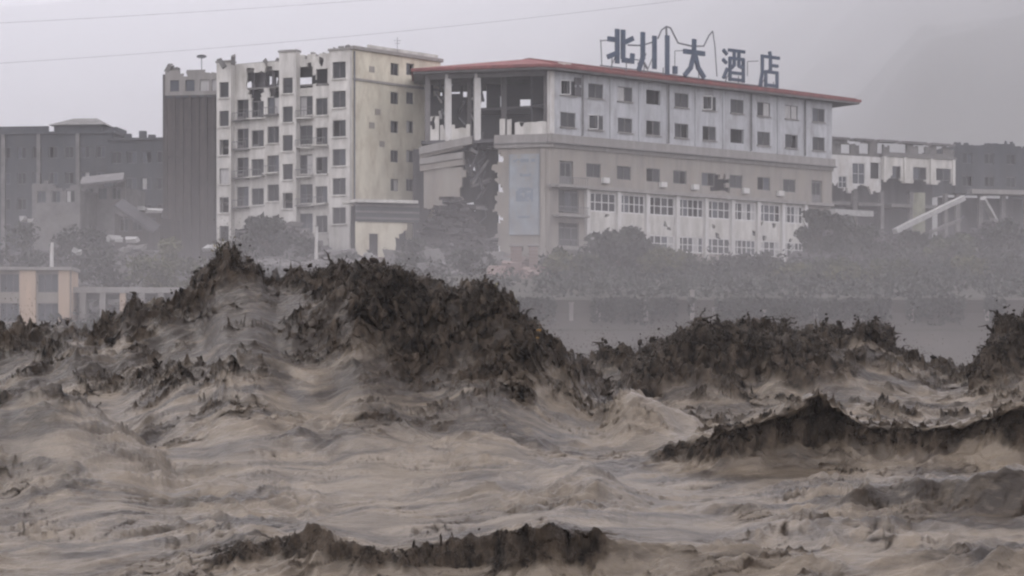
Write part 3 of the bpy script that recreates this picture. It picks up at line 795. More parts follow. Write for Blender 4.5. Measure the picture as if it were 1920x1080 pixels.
    pu = [FR.u(p) for p in pier]
    zr = [(18.5, 20.45), (14.75, 16.45)]
    zb = 14.2
    for k, u in enumerate(pu):
        b = MB(); b.box(FR.P(u, (zb + ZL - .36) / 2, -.12), (.46, .46, ZL - .36 - zb), FR.rz); b.build('pier', M_PILLAR, o)
    for k in range(8):
        a, c = pu[k] + .23, pu[k + 1] - .23
        for j, (z0, z1) in enumerate(zr):
            window(o, FR, (a + c) / 2, (z0 + z1) / 2, c - a, z1 - z0, 4 + (k % 2), 2, t=.1, fm=M_FRAMEW, bar=.12,
                   missing=tuple(i for i in range(5) if random.random() < .12), glass=None)
    jag = lambda u, z: not (z < zr[0][0] - .15 and z > zr[1][1] and random.random() < .05)
    b = MB(); wall_mesh(b, FR, pu[0], pu[-1] + .6, zr[1][1], zr[0][0], thick=.3, keep=jag, extra=.5, t0=.02); b.build('spandrel', M_WHITE, o)
    b = MB(); wall_mesh(b, FR, pu[0], pu[-1], zr[0][1], ZL - .36, thick=.3, t0=.02); b.build('spandrel', M_WHITE, o)
    b = MB(); wall_mesh(b, FR, pu[0], pu[-1] - .3, 10.5, zr[1][0], thick=.5, t0=-.05); b.build('plinth_wall', M_BEIGE, o)
    b = MB(); wall_mesh(b, FR, pu[4], pu[-1] + .8, 13.3, 13.75, thick=1.2, t0=-1.6); b.build('canopy_slab', M_PILLAR, o)
    # --- balcony stack beside the corner
    ubl0, ubl1 = FR.u(1036), FR.u(1097)
    b = MB(); wall_mesh(b, FR, 0, pu[0] - .23, 10.5, ZL - .36, [(FR.u(1048), FR.u(1086), 18.2, 20.5), (FR.u(1048), FR.u(1086), 14.9, 17.2)], thick=.35, t0=.05); b.build('lower_wall', M_BEIGE, o)
    for z in (18.35, 14.75):
        u = (FR.u(1048) + FR.u(1086)) / 2; z_ = z + 1.0
        window(o, FR, u, z_, 2.6, 2.0, 3, t=.25, fm=M_FRAME)
    for z in (20.8, 17.85, 14.55):
        b = MB(); wall_mesh(b, FR, ubl0, ubl1 - .3, z - .12, z + .1, thick=1.1, t0=-1.12); s = b.build('balcony', M_CORN, o)
        b = MB()
        for u in np.arange(ubl0 + .1, ubl1 - .35, .3):
            b.bar(FR.P(u, z + .1, -1.05), FR.P(u, z + .85, -1.05), .04)
        b.bar(FR.P(ubl0 + .05, z + .87, -1.05), FR.P(ubl1 - .35, z + .87, -1.05), .07); b.build('balcony_rail', M_FRAME, s)
    # --- broken right end below the middle row
    def keepR(u, z): return (z - 16.2) > 1.0 * math.sin(u * 3.1) + (u - pu[-1] - 1.2) * 1.2
    b = MB(); wall_mesh(b, FR, pu[-1] + .25, L - .1, 14, ZL - .36, [(pu[-1] + .5, L - 1.3, 17.2, 20.2)], keep=keepR, extra=.5, t0=.1); b.build('broken_wall', M_BEIGE, o)
    # --- the corner block with the faded sign panel
    uS0, uS1 = 0.0, FL.u(926)
    ZB = 11.0
    def keepC(u, z):
        return u < uS1 - .35 - .35 * math.sin(z * 1.9) - .3 * math.sin(z * 4.3 + 1)
    b = MB(); wall_mesh(b, FL, .0, uS1 + .3, ZB, ZC0 - .12, thick=.45, keep=keepC, extra=.28); b.build('corner_wall', M_BEIGE, o)
    b = MB(); wall_mesh(b, FL, -.4, uS1 - .1, ZC0 - .1, ZC1 - .03, thick=.8, t0=-.3); b.build('corner_cornice', M_CORN, o)
    b = MB(); wall_mesh(b, FL, -.45, uS1 - .05, ZC0 + .27, ZC0 + .39, thick=.85, t0=-.42); b.build('corner_moulding', M_SOFF, o)
    us0, us1 = FL.u(1010), FL.u(957)
    z0, z1 = FL.z(985, 440), FL.z(985, 290)
    b = MB(); wall_mesh(b, FL, us0, us1, z0, z1, thick=.12, t0=-.13); sp = b.build('sign_panel', M_PBLUE, o)
    sp['label'] = 'faded pale blue vertical sign panel on the corner'
    b = MB()
    for a in (us0 - .06, us1 + .06): b.bar(FL.P(a, z0, -.12), FL.P(a, z1, -.12), .1)
    for z in (z0, z1): b.bar(FL.P(us0 - .1, z, -.12), FL.P(us1 + .1, z, -.12), .1)
    b.build('sign_frame', M_PBLUE, sp)
    for (x0, x1, y0, y1) in ((963, 1004, 298, 304), (975, 996, 325, 331), (968, 1000, 352, 378), (972, 998, 405, 409)):
        b = MB(); wall_mesh(b, FL, FL.u(x1), FL.u(x0), FL.z(985, y1), FL.z(985, y0), thick=.03, t0=-.165, keep=lambda u, z: random.random() > .22, extra=.22); b.build('peeling_patch', mat('blue_grey_peel', (0.19, 0.22, 0.26), (0.16, 0.18, 0.20), scale=2), sp)['kind'] = 'stuff'
    for px in (1018,):
        u = FL.u(px); b = MB(); b.box(FL.P(u, (ZB + ZC0) / 2 - .1, -.08), (.5, .3, ZC0 - ZB - .2), 0); b.build('corner_pilaster', M_BEIGE, o)
    # --- left remnant, sagging
    u0, u1 = FL.u(872), FL.L + .1
    sag = lambda u: -.07 * (u1 - u) if False else 0
    def keepL(u, z):
        low = 18.3 + .6 * math.sin(u * 2.3) + (u0 + 1.4 - u if u < u0 + 1.4 else 0) * .9 + max(0, (u - u1 + 2.0)) * .55
        right = u0 + .9 * max(0, (23.2 - z)) * .22 + .2 * math.sin(z * 5)
        return z > low and u > right
    b = MB(); wall_mesh(b, FL, u0, u1, 17, 22.9, [(u1 - 3.2, u1 - 1.6, 19.6, 19.95)], thick=.4, keep=keepL, extra=.35, t0=.25); b.build('end_wall', M_BEIGE, o)
    for (za, zb_, pr, mt) in ((24.55, 25.35, -.25, M_CORN), (23.55, 24.2, -.1, M_CORN), (24.22, 24.55, .05, M_BEIGE), (22.9, 23.5, .05, M_BEIGE)):
        b = MB(); P = []
        for u, dz in ((u0 + (.2 if za < 24.3 else -.75), .6 if za > 24 else .2), (u1 + .35, -.35)):
            for t in (pr, pr + .7): P.append((u, t, dz))
        bb = [FL.P(P[0][0], za + P[0][2], P[0][1]), FL.P(P[2][0], za + P[2][2], P[2][1]), FL.P(P[3][0], za + P[3][2], P[3][1]), FL.P(P[1][0], za + P[1][2], P[1][1])]
        tt = [q + Vector((0, 0, zb_ - za)) for q in bb]
        b.hexa(bb, tt); b.build('sagging_cornice', mt, o)
    # bent slabs and bars hanging in the gap
    for k, (pa, pb, wd) in enumerate((((905, 248), (880, 330), .5), ((915, 300), (885, 345), .4), ((885, 285), (905, 355), .35), ((920, 335), (885, 350), .6), ((912, 350), (895, 375), .5), ((870, 300), (885, 330), .5))):
        b = MB(); b.bar(at(*pa, 208.2 + .2 * k), at(*pb, 207.6 + .15 * k), wd, .22); b.build('hanging_slab', M_CONC if k % 2 else M_DARKC, o)
    rq = random.Random(9)
    for k in range(14):                                          # torn slabs and bars through the gap
        px = rq.uniform(872, 926); py = rq.uniform(255, 400); Y = rq.uniform(207.2, 210.5)
        b = MB()
        if k % 2: b.chunk(at(px, py, Y), (rq.uniform(.8, 2.0), rq.uniform(.6, 1.4), rq.uniform(.2, .4)), 700 + k, .35)
        else:
            p = at(px, py, Y); b.tube([p, p + Vector((rq.uniform(-.4, .4), 0, -.7)), p + Vector((rq.uniform(-.9, .9), 0, -rq.uniform(1.2, 2.2)))], .05, 5)
        b.build('torn_slab' if k % 2 else 'bent_rebar', (M_CONC if k % 4 == 1 else M_DARKC) if k % 2 else M_STEEL, o)
    # --- open storeys above the corner: floor, posts, rear wall with daylight in its windows
    rearY = 214.5
    RW = Face((xz(782, rearY + 1), rearY + 1.2), (xz(1052, rearY), rearY))
    hl = []
    for (x0, x1, y0, y1) in ((812, 829, 150, 180), (846, 862, 148, 176), (868, 880, 158, 182), (900, 912, 150, 215), (975, 997, 186, 212), (938, 945, 180, 200)):
        hl.append((RW.u(x0), RW.u(x1), RW.z(x0, y1), RW.z(x0, y0)))
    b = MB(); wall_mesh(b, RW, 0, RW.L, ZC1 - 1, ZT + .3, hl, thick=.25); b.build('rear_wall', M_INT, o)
    b = MB()
    fl = [HL.to_3d() + Vector((-.3, 0.2, 0)), HA.to_3d() + Vector((-.2, .3, 0)), HA.to_3d() + Vector((1.2, 9.3, 0)), HL.to_3d() + Vector((-.3, 8.0, 0))]
    for z, th in ((ZC1 - .7, .35),):
        b.hexa([Vector((p.x, p.y, z)) for p in fl], [Vector((p.x, p.y, z + th)) for p in fl])
    b.build('floor_slab', M_DARKC, o)
    b = MB()
    b.hexa([Vector((p.x, p.y, 29.1)) for p in (fl[0] + Vector((4.8, 3.5, 0)), fl[1] + Vector((0, 3.5, 0)), fl[2], fl[3] + Vector((4.8, 0, 0)))],
           [Vector((p.x, p.y, 29.35)) for p in (fl[0] + Vector((4.8, 3.5, 0)), fl[1] + Vector((0, 3.5, 0)), fl[2], fl[3] + Vector((4.8, 0, 0)))])
    b.build('floor_slab', M_DARKC, o)
    for px, wd, mt, dy in ((800, .5, M_SOFF, 0), (838, .62, M_PILLAR, .1), (893, .62, M_PILLAR, .1), (928, .5, M_SOFF, 3.5), (862, .4, M_SOFF, 3.5), (1022, .55, M_SOFF, .5), (820, .35, M_SOFF, 4.5)):
        u = FL.u(px); b = MB(); b.box(FL.P(u, (ZC1 - .4 + ZT) / 2, .3 + dy), (wd, wd, ZT - ZC1 + .5), .2); b.build('column', mt, o)
    b = MB(); b.bar(FL.P(.4, ZT - .35, .3), FL.P(FL.L, ZT - .35, .3), .4, .5); b.build('ring_beam', M_SOFF, o)
    for k, (x0, x1, ya, yb, dz) in enumerate(((805, 822, 246, 218, .2), (824, 880, 246, 234, .25), (935, 945, 242, 222, .4), (949, 957, 242, 222, .4), (964, 1024, 242, 229, .3))):
        b = MB(); a = FL.u(x1); c = FL.u(x0)
        wall_mesh(b, FL, a, c, ZC1 - .36, FL.z(x0, yb), thick=.18, t0=dz, keep=lambda u, z: z < FL.z(900, 240) or random.random() > .25, extra=.4); b.build('broken_parapet', M_WHITE, o)
    # snapped frames and bars in the open bays
    rr = random.Random(5)
    for k in range(16):
        px = rr.uniform(805, 925); py = rr.uniform(145, 225)
        b = MB(); b.bar(at(px, py, 209.5 + rr.random() * 3), at(px + rr.uniform(-14, 14), py + rr.uniform(10, 40), 209.5 + rr.random() * 3), .1 + .12 * rr.random()); b.build('snapped_bar', M_STEEL if k % 3 else M_CURT, o)
    # --- inner wall and floors behind the front so the rooms are dark
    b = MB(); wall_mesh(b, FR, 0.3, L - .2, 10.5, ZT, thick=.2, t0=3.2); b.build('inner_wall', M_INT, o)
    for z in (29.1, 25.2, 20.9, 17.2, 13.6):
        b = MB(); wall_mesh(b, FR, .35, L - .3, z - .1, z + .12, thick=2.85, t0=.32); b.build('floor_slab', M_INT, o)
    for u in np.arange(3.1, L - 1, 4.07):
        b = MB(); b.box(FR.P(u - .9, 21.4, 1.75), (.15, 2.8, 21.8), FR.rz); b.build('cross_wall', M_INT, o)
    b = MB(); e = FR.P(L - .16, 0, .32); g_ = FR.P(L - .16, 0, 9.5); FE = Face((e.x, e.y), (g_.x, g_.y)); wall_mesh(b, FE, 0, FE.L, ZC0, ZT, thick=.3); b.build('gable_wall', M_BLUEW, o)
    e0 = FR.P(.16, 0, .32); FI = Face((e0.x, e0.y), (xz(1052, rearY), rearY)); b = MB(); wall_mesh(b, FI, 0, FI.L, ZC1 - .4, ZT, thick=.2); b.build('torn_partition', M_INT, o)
    # dark heart of the collapsed end
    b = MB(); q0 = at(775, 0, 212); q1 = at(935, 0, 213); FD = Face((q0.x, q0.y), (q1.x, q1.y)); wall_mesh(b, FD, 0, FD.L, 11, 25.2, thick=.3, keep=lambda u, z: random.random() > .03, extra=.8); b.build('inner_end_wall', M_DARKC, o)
    # --- roof
    ov = 1.25
    A_ = FR.P(-.2, 0, -ov); B_ = FR.P(FR.u(1600), 0, -ov); L_ = Vector((xz(772, 208.5), 207.0, 0)); A2 = Vector((xz(1010, 204), 203.6, 0))
    Bb = B_ + Vector((FR.n.x, FR.n.y, 0)) * 15.5; Lb = Vector((L_.x - .5, 222, 0)); Mb = FR.P(4, 0, 16)
    ze, zr_ = 32.5, 34.25
    R1 = FR.P(2.2, 0, 6.2); R2 = FR.P(FR.u(1600) - 9, 0, 6.2); R0 = Vector((L_.x + 7.5, 214.2, 0))
    def q(p, z): return Vector((p.x, p.y, z))
    b = MB()
    V = [q(L_, ze + .3), q(A2, ze + .3), q(A_, ze + .3), q(B_, ze + .3), q(Bb, ze + .3), q(Mb, ze + .3), q(Lb, ze + .3), q(R0, zr_ - .55), q(R1, zr_ + .15), q(R2, zr_ + .05)]
    b.add(V, [(0, 1, 8, 7), (1, 2, 8), (2, 3, 9, 8), (3, 4, 9), (4, 5, 8, 9), (5, 6, 7, 8), (6, 0, 7)])
    V2 = [p - Vector((0, 0, .3)) for p in V[:7]]
    b.add(V2, [(6, 5, 4, 3, 2, 1, 0)])
    n = len(b.v)
    b.add(V[:7] + V2, [(i, (i + 1) % 7, 7 + (i + 1) % 7, 7 + i) for i in range(7)])
    rf = b.build('roof', M_ROOF, o)
    b = MB()
    ring = [L_, A2, A_, B_, Bb, Mb, Lb]
    cen = Vector((sum(p.x for p in ring) / 7, sum(p.y for p in ring) / 7, 0))
    ins = [p + (cen - p).normalized() * .25 for p in ring]
    b.add([q(p, ze - .02) for p in ins] + [q(p, ze - .22) for p in ins], [(0, 1, 2, 3, 4, 5, 6), (13, 12, 11, 10, 9, 8, 7)] + [(i, (i + 1) % 7, 7 + (i + 1) % 7, 7 + i) for i in range(7)])
    b.build('soffit', M_SOFF, rf)
    for (p0, p1) in ((R0, R1), (R1, R2)):
        b = MB(); b.bar(q(p0, zr_ + (.15 if p0 is R1 else -.5)), q(p1, zr_ + .12), .3, .18); b.build('ridge_cap', M_ROOF, rf)
    # ribs of the roof sheets along the front slope
    for k in range(26):
        f = (k + .5) / 26
        p = A_.lerp(B_, f); t_ = R1.lerp(R2, f)
        b = MB(); b.bar(q(p, ze + .33), q(t_, zr_ + .12), .12, .08); b.build('roof_rib', M_ROOF, rf)
    # loose roof patch near the corner
    pp = at(1058, 121, 207.5); b = MB().box(pp, (1.4, .3, .35), .5, .1); b.build('roof_patch', M_WHITE, rf)
    return o
hotel()

# ------------------------------------------------------------------ roof sign: five characters on a bent tube frame
STROKES = {
    'bei': [((.02, .70), (.34, .70)), ((.36, 1.0), (.36, .0)), ((.0, .14), (.38, .30)), ((.60, 1.0), (.60, .16)), ((.60, .62), (.98, .80)), ((.60, .08), (1.0, .08)), ((.97, .08), (.99, .28))],
    'chuan': [((.12, 1.0), (.12, .35)), ((.12, .35), (.0, .02)), ((.48, .94), (.48, .12)), ((.88, 1.0), (.88, .0))],
    'da': [((.02, .66), (.98, .66)), ((.50, 1.0), (.48, .60)), ((.48, .60), (.32, .22)), ((.32, .22), (.04, .0)), ((.54, .60), (.70, .24)), ((.70, .24), (.98, .0))],
    'jiu': [((.02, .92), (.16, .82)), ((.0, .62), (.13, .54)), ((.02, .06), (.18, .34)), ((.28, .95), (1.0, .95)), ((.32, .70), (.32, .0)), ((.96, .70), (.96, .0)), ((.32, .70), (.96, .70)),
            ((.32, .03), (.96, .03)), ((.52, .95), (.52, .50)), ((.74, .95), (.74, .50)), ((.52, .50), (.40, .40)), ((.74, .48), (.90, .44)), ((.34, .24), (.94, .24))],
    'dian': [((.52, 1.0), (.56, .88)), ((.10, .86), (1.0, .86)), ((.12, .86), (.12, .40)), ((.12, .40), (.0, .0)), ((.55, .80), (.55, .44)), ((.55, .62), (.92, .62)),
             ((.30, .42), (.30, .0)), ((.90, .42), (.90, .0)), ((.30, .42), (.90, .42)), ((.30, .03), (.90, .03))],
}
def roof_sign():
    fs = FR.off(-.2)
    o = thing('roof_sign', 'five big blue-grey characters on a bent tube frame above the red roof', 'sign', fs.P(fs.u(1300), 33.0))
    # each character as (px left, px right, py top, py bottom) in the photograph; the strokes are bars
    for nm, x0, x1, y0, y1, roll in (('bei', 1141, 1186, 58, 117, 0), ('chuan', 1198, 1258, 66, 135, 0), ('da', 1283, 1320, 76, 142, 0), ('jiu', 1356, 1395, 92, 151, 0), ('dian', 1425, 1460, 98, 162, 0)):
        ua, ub = fs.u(x0), fs.u(x1); um = (ua + ub) / 2; pm = (x0 + x1) / 2
        za, zb = fs.z(pm, y1), fs.z(pm, y0)
        b = MB()
        wd = .5 if nm in ('bei', 'da', 'chuan') else .33
        shear = -.0
        for k, (p, q) in enumerate(STROKES[nm]):
            P = fs.P(ua + (ub - ua) * p[0], za + (zb - za) * p[1], -.004 * k); Q = fs.P(ua + (ub - ua) * q[0], za + (zb - za) * q[1], -.004 * k)
            e = (Q - P).normalized() * wd * .3
            d = Q - P
            flat = Vector((fs.d.x, fs.d.y, 0)); nn = Vector((fs.n.x, fs.n.y, 0))
            s = d.cross(nn).normalized() * wd / 2; nn = nn * .11
            ring = lambda c: [c - s - nn, c + s - nn, c + s + nn, c - s + nn]
            b.hexa(ring(P - e), ring(Q + e))
        ch = b.build('character', M_SIGN, o)
        # stand-offs down to the roof
        b = MB()
        for f in (.2, .8):
            b.tube([fs.P(ua + (ub - ua) * f, za + .6, .2), fs.P(ua + (ub - ua) * f, za - 1.0, .25)], .06, 5)
        b.tube([fs.P(um, (za + zb) / 2, .15), fs.P(um, za - .8, 1.9)], .05, 5)
        b.build('stand', M_STEEL, ch)
    def run(name, pts, r=.09):
        P = [fs.P(fs.u(x), fs.z(x, y), .22) for x, y in pts]
        MB().tube(P, r, 6).build(name, M_STEEL, o)
    run('frame_tube', [(1128, 76), (1141, 75)], .06)
    run('frame_tube', [(1129, 74), (1131, 122)], .06)
    run('frame_tube', [(1180, 84), (1205, 85), (1228, 78)])
    run('frame_tube', [(1172, 109), (1200, 112)], .07)
    run('frame_tube', [(1236, 72), (1243, 56), (1252, 49), (1260, 52), (1268, 68), (1274, 80), (1300, 86), (1322, 86), (1332, 66), (1339, 58)])
    run('frame_tube', [(1339, 58), (1343, 85), (1347, 143)], .07)
    run('frame_tube', [(1252, 50), (1254, 136)], .13)
    run('frame_tube', [(1268, 95), (1268, 132)], .05)
    run('frame_tube', [(1268, 95), (1290, 94)], .05)
    run('frame_tube', [(1404, 116), (1404, 142)], .05)
    run('frame_tube', [(1404, 115), (1424, 114)], .05)
    run('frame_tube', [(1212, 100), (1206, 112), (1200, 120)], .17)
    run('frame_tube', [(1205, 108), (1216, 128)], .14)
    P = fs.P(fs.u(1268), fs.z(1268, 131), .2); MB().box(P, (.5, .3, .8), fs.rz).build('junction_box', M_SIGN, o)
    run('foot_rail', [(1128, 122), (1200, 131), (1300, 145), (1400, 158), (1462, 167)], .07)
roof_sign()

# ------------------------------------------------------------------ white apartment block
AC = Vector((xz(660, 208), 208.0)); AL = Vector((xz(413, 214), 214.0)); AR = Vector((xz(826, 217), 217.0))
def apartment():
    o = thing('apartment_block', 'tall white apartment block with cream side wall and broken roofline', 'building', (AC.x, AC.y, 12))
    f0 = Face(AL, AC)                                            # u from left to right
    top = f0.z(650, 97)
    U_ = f0.u
    segs = [(413, 440, -.75, M_WHITE), (440, 530, 0, M_WHITE), (530, 562, -.75, M_WHITE), (562, 621, 0, M_WHITE), (621, 660, -.5, M_WHITE)]
    cols = {0: [(427, 1.0, 1.5, 168, 54)], 1: [(455, 1.25, 1.9, 205, 54.5), (483, 1.3, 1.6, 205, 54.5), (513, 1.3, 1.6, 198, 54.5)], 2: [(546, 1.05, 1.5, 160, 54)],
            3: [(574, 1.35, 2.0, 145, 55), (603, 1.2, 1.6, 145, 55)], 4: [(640, 1.35, 1.55, 131, 54.6)]}
    tops = {0: top - .4, 1: f0.z(480, 118), 2: top + .25, 3: top, 4: top + .1}
    bots = {0: 14.0, 1: 16.6, 2: 15.9, 3: 14.5, 4: 14.2}
    for k, (x0, x1, t, mt) in enumerate(segs):
        fc = f0.off(t); a, c = f0.u(x0), f0.u(x1)
        holes = []; wins = []
        for (px, wd, ht, py, dp) in cols[k]:
            wd *= 1.12; ht *= 1.08
            for r in range(7):
                y = py + dp * r
                if k == 1 and r == 0 and px < 500 and False: continue
                zc = fc.z(px, y); u = f0.u(px)
                if zc - ht / 2 < bots[k] + .3: break
                hh = ht * (1 + .0 * r)
                wd_ = wd
                holes.append((u - wd / 2, u + wd / 2, zc - hh / 2, zc + hh / 2)); wins.append((u, zc, wd, hh, px, r))
        ztop = tops[k]
        if k == 1:
            zroof = f0.z(480, 178)
            keep = lambda u, z: (z < zroof - .2 + .9 * math.sin(u * 2.6) or (u - a < 1.4 and z < ztop - .5) or z > ztop - .7 - .3 * math.sin(u * 3)) and not (z < 17.6 + .7 * math.sin(u * 2.1))
            ex = .45
        elif k == 2:
            keep = lambda u, z: z > 16.6 + (c - u) * .6 + .3 * math.sin(z * 9); ex = .4
        elif k == 3:
            keep = lambda u, z: not (z > f0.z(590, 160) and math.sin(u * 4.3 + z * 1.7) > .75) and z > 15.3 + .6 * math.sin(u * 4); ex = .45
        else:
            keep = None; ex = 0
        b = MB(); wall_mesh(b, fc, a, c - .004, bots[k], ztop, holes, thick=.28, keep=keep, extra=ex); b.build('facade_bay', mt, o)
        if t < 0:                                                # returns of the projecting bays
            for u in (a, c - .28):
                b = MB(); P0 = fc.P(u, 0, .283); P1 = fc.P(u + .28, 0, .283); P2 = fc.P(u + .28, 0, -t + .1); P3 = fc.P(u, 0, -t + .1)
                b.hexa([Vector((p.x, p.y, bots[k])) for p in (P0, P1, P2, P3)], [Vector((p.x, p.y, ztop)) for p in (P0, P1, P2, P3)]); b.build('bay_return', mt, o)
        for (u, zc, wd, hh, px, r) in wins:
            bal = px in (455, 574)
            if k == 3 and r == 0: continue
            wn = window(o, fc, u, zc, round(wd, 2), round(hh, 2), 2 if wd > 1.2 else 1, 2 if bal else 1, t=.2, fm=M_FRAME, missing=((0,) if random.random() < .3 else ()), bar=.06)
            m = WCACHE.setdefault(('asill', round(wd, 1)), MB().box((0, -.27, -hh / 2 - .06), (wd + .2, .25, .12)).mesh('sill', (0, 0, 0), M_WHITE)); link('sill', m, wn)
            if bal or (px in (483, 513, 603) and r % 2 == 0):
                # balcony shelf with its railing, some hanging loose
                dz = zc - hh / 2 - .15; lean = random.uniform(-.12, .12)
                b = MB(); b.box(fc.P(u, dz, -.42), (wd + .3, .8, .13), f0.rz, 0, lean); s = b.build('balcony', M_CONC if random.random() < .4 else M_WHITE, o)
                b = MB(); p0 = fc.P(u - wd / 2 - .1, dz + .75, -.78); p1 = fc.P(u + wd / 2 + .1, dz + .75 + lean * .6, -.78); b.bar(p0, p1, .07)
                for f in np.linspace(0, 1, 6): q = p0.lerp(p1, f); b.bar(q, q - Vector((0, 0, .7)), .04)
                b.build('balcony_rail', M_FRAME, s)
    # roof line: parapets, stubs
    for (x0, x1, y0, h_, mt) in ((440, 530, 122, .8, M_CONC), (562, 660, 100, .55, M_CORN)):
        b = MB(); a, c = U_(x0), U_(x1); z = f0.z(x0, y0)
        wall_mesh(b, f0, a, c, z - h_, z + .1, thick=.5, t0=.3, keep=lambda u, z_: z_ < z - h_ + .3 or z_ < z - .4 + .35 * math.sin(u * 3.7) + .2 * math.sin(u * 9), extra=.28); b.build('parapet', mt, o)
    for px, py, s in ((416, 110, .5), (437, 104, .45), (500, 112, .4), (522, 112, .5), (533, 97, .55), (640, 88, .6), (652, 86, .5), (630, 92, .5)):
        p = at(px, py + 8, 212); b = MB().chunk(p, (s, s, 1.0), px); b.build('roof_stub', M_CONC, o)
    for k in (0, 2, 4):
        x0, x1, t, mt = segs[k]; fc = f0.off(t); b = MB(); wall_mesh(b, fc, U_(x0) - .08, U_(x1) + .04, tops[k], tops[k] + .22, thick=1.1, t0=-.1); b.build('coping', M_CORN, o)
    # side wall
    fsd = Face(AC, AR)
    hs_ = []
    for px, wd in ((740, 1.15), (769, 1.1)):
        for py in (130, 184, 238, 293, 347):
            u = fsd.u(px); z = fsd.z(px, py); hs_.append((u - wd / 2, u + wd / 2, z - .62, z + .62))
    st = fsd.z(700, 98)
    b = MB(); wall_mesh(b, fsd, .02, fsd.L, 12, st, hs_, thick=.3); b.build('side_wall', M_CREAM, o)
    for (a, c, z0, z1) in hs_:
        window(o, fsd, (a + c) / 2, (z0 + z1) / 2, c - a, z1 - z0, 2, t=.18, fm=M_FRAME, bar=.06, missing=((1,) if random.random() < .3 else ()))
    b = MB(); wall_mesh(b, fsd, 1.0, fsd.L - .1, 12, st - .5, thick=.2, t0=2.2); b.build('inner_wall', M_INT, o)
    b = MB(); zb = fsd.z(700, 153); wall_mesh(b, fsd, .1, fsd.L, zb - .12, zb + .12, thick=.25, t0=-.12); b.build('string_course', M_CORN, o)
    b = MB(); wall_mesh(b, fsd, .0, fsd.L + .2, st, st + .35, thick=.6, t0=-.25); b.build('side_coping', M_CORN, o)
    b = MB(); wall_mesh(b, fsd, 2.6, fsd.L, st + .36, st + .8, thick=.2, t0=.4, extra=.2); b.build('parapet', M_WHITE, o)
    b = MB(); b.tube([fsd.P(.25, 13, -.1), fsd.P(.25, st - .2, -.1)], .1, 6); b.build('downpipe', M_STEEL, o)
    for (px, py) in ((697, 130), (697, 235), (708, 210), (716, 270)):
        u = fsd.u(px); z = fsd.z(px, py); b = MB(); wall_mesh(b, fsd, u - .35, u + .35, z - .3, z + .3, thick=.05, t0=-.05); b.build('bricked_opening', M_BEIGE, o)
    # inner core so the rooms stay dark, floors
    b = MB(); wall_mesh(b, f0, .2, f0.L - .2, 12, top - 3.0, thick=.2, t0=2.6); wall_mesh(b, f0, U_(562), f0.L - .2, top - 3.0, top - .2, thick=.2, t0=2.6); b.build('inner_wall', M_INT, o)
    for r in range(7):
        z = f0.z(640, 131 + 54.6 * r) - 1.3
        b = MB(); wall_mesh(b, f0, .3, f0.L - .4, z - .1, z + .1, thick=2.2, t0=.3); b.build('floor_slab', M_CONC, o)
    for px in (413.5, 441, 470, 498, 529, 563, 589, 620, 658):
        p = f0.P(U_(px) + .05, 0, 1.5); b = MB().box((p.x, p.y, (12 + top - 3.2) / 2), (.15, 2.2, top - 3.2 - 12), f0.rz); b.build('cross_wall', M_INT, o)
    # posts standing in the burst top storey
    for px in (446, 468, 488, 506, 524):
        p = f0.P(U_(px), f0.z(px, 150), .9); b = MB().box(p, (.35, .35, 3.2), f0.rz); b.build('bare_column', M_DARKC, o)
    b = MB(); wall_mesh(b, f0, U_(440), U_(530), top - 3.1, f0.z(480, 125), thick=.2, t0=1.8, keep=lambda u, z: math.sin(u * 1.9 + z) > -.6, extra=.5); b.build('burst_back_wall', M_DARKC, o)
    b = MB(); q = [f0.P(0, top - .5, .3), f0.P(f0.L, top - .2, .3), fsd.P(fsd.L, top - .2, .2), f0.P(2, top - .5, 10)]
    b.hexa([p - Vector((0, 0, .25)) for p in q], q); b.build('roof_slab', M_CONC, o)
    lo = f0.off(-.05); p = MB(); wall_mesh(p, f0.off(.35), 0, f0.L, 11, 16.5, thick=.3, keep=lambda u, z: z < 15 + .8 * math.sin(u * 1.7) + .4 * math.sin(u * 4), extra=.5); p.build('base_wall', M_DARKC, o)
apartment()

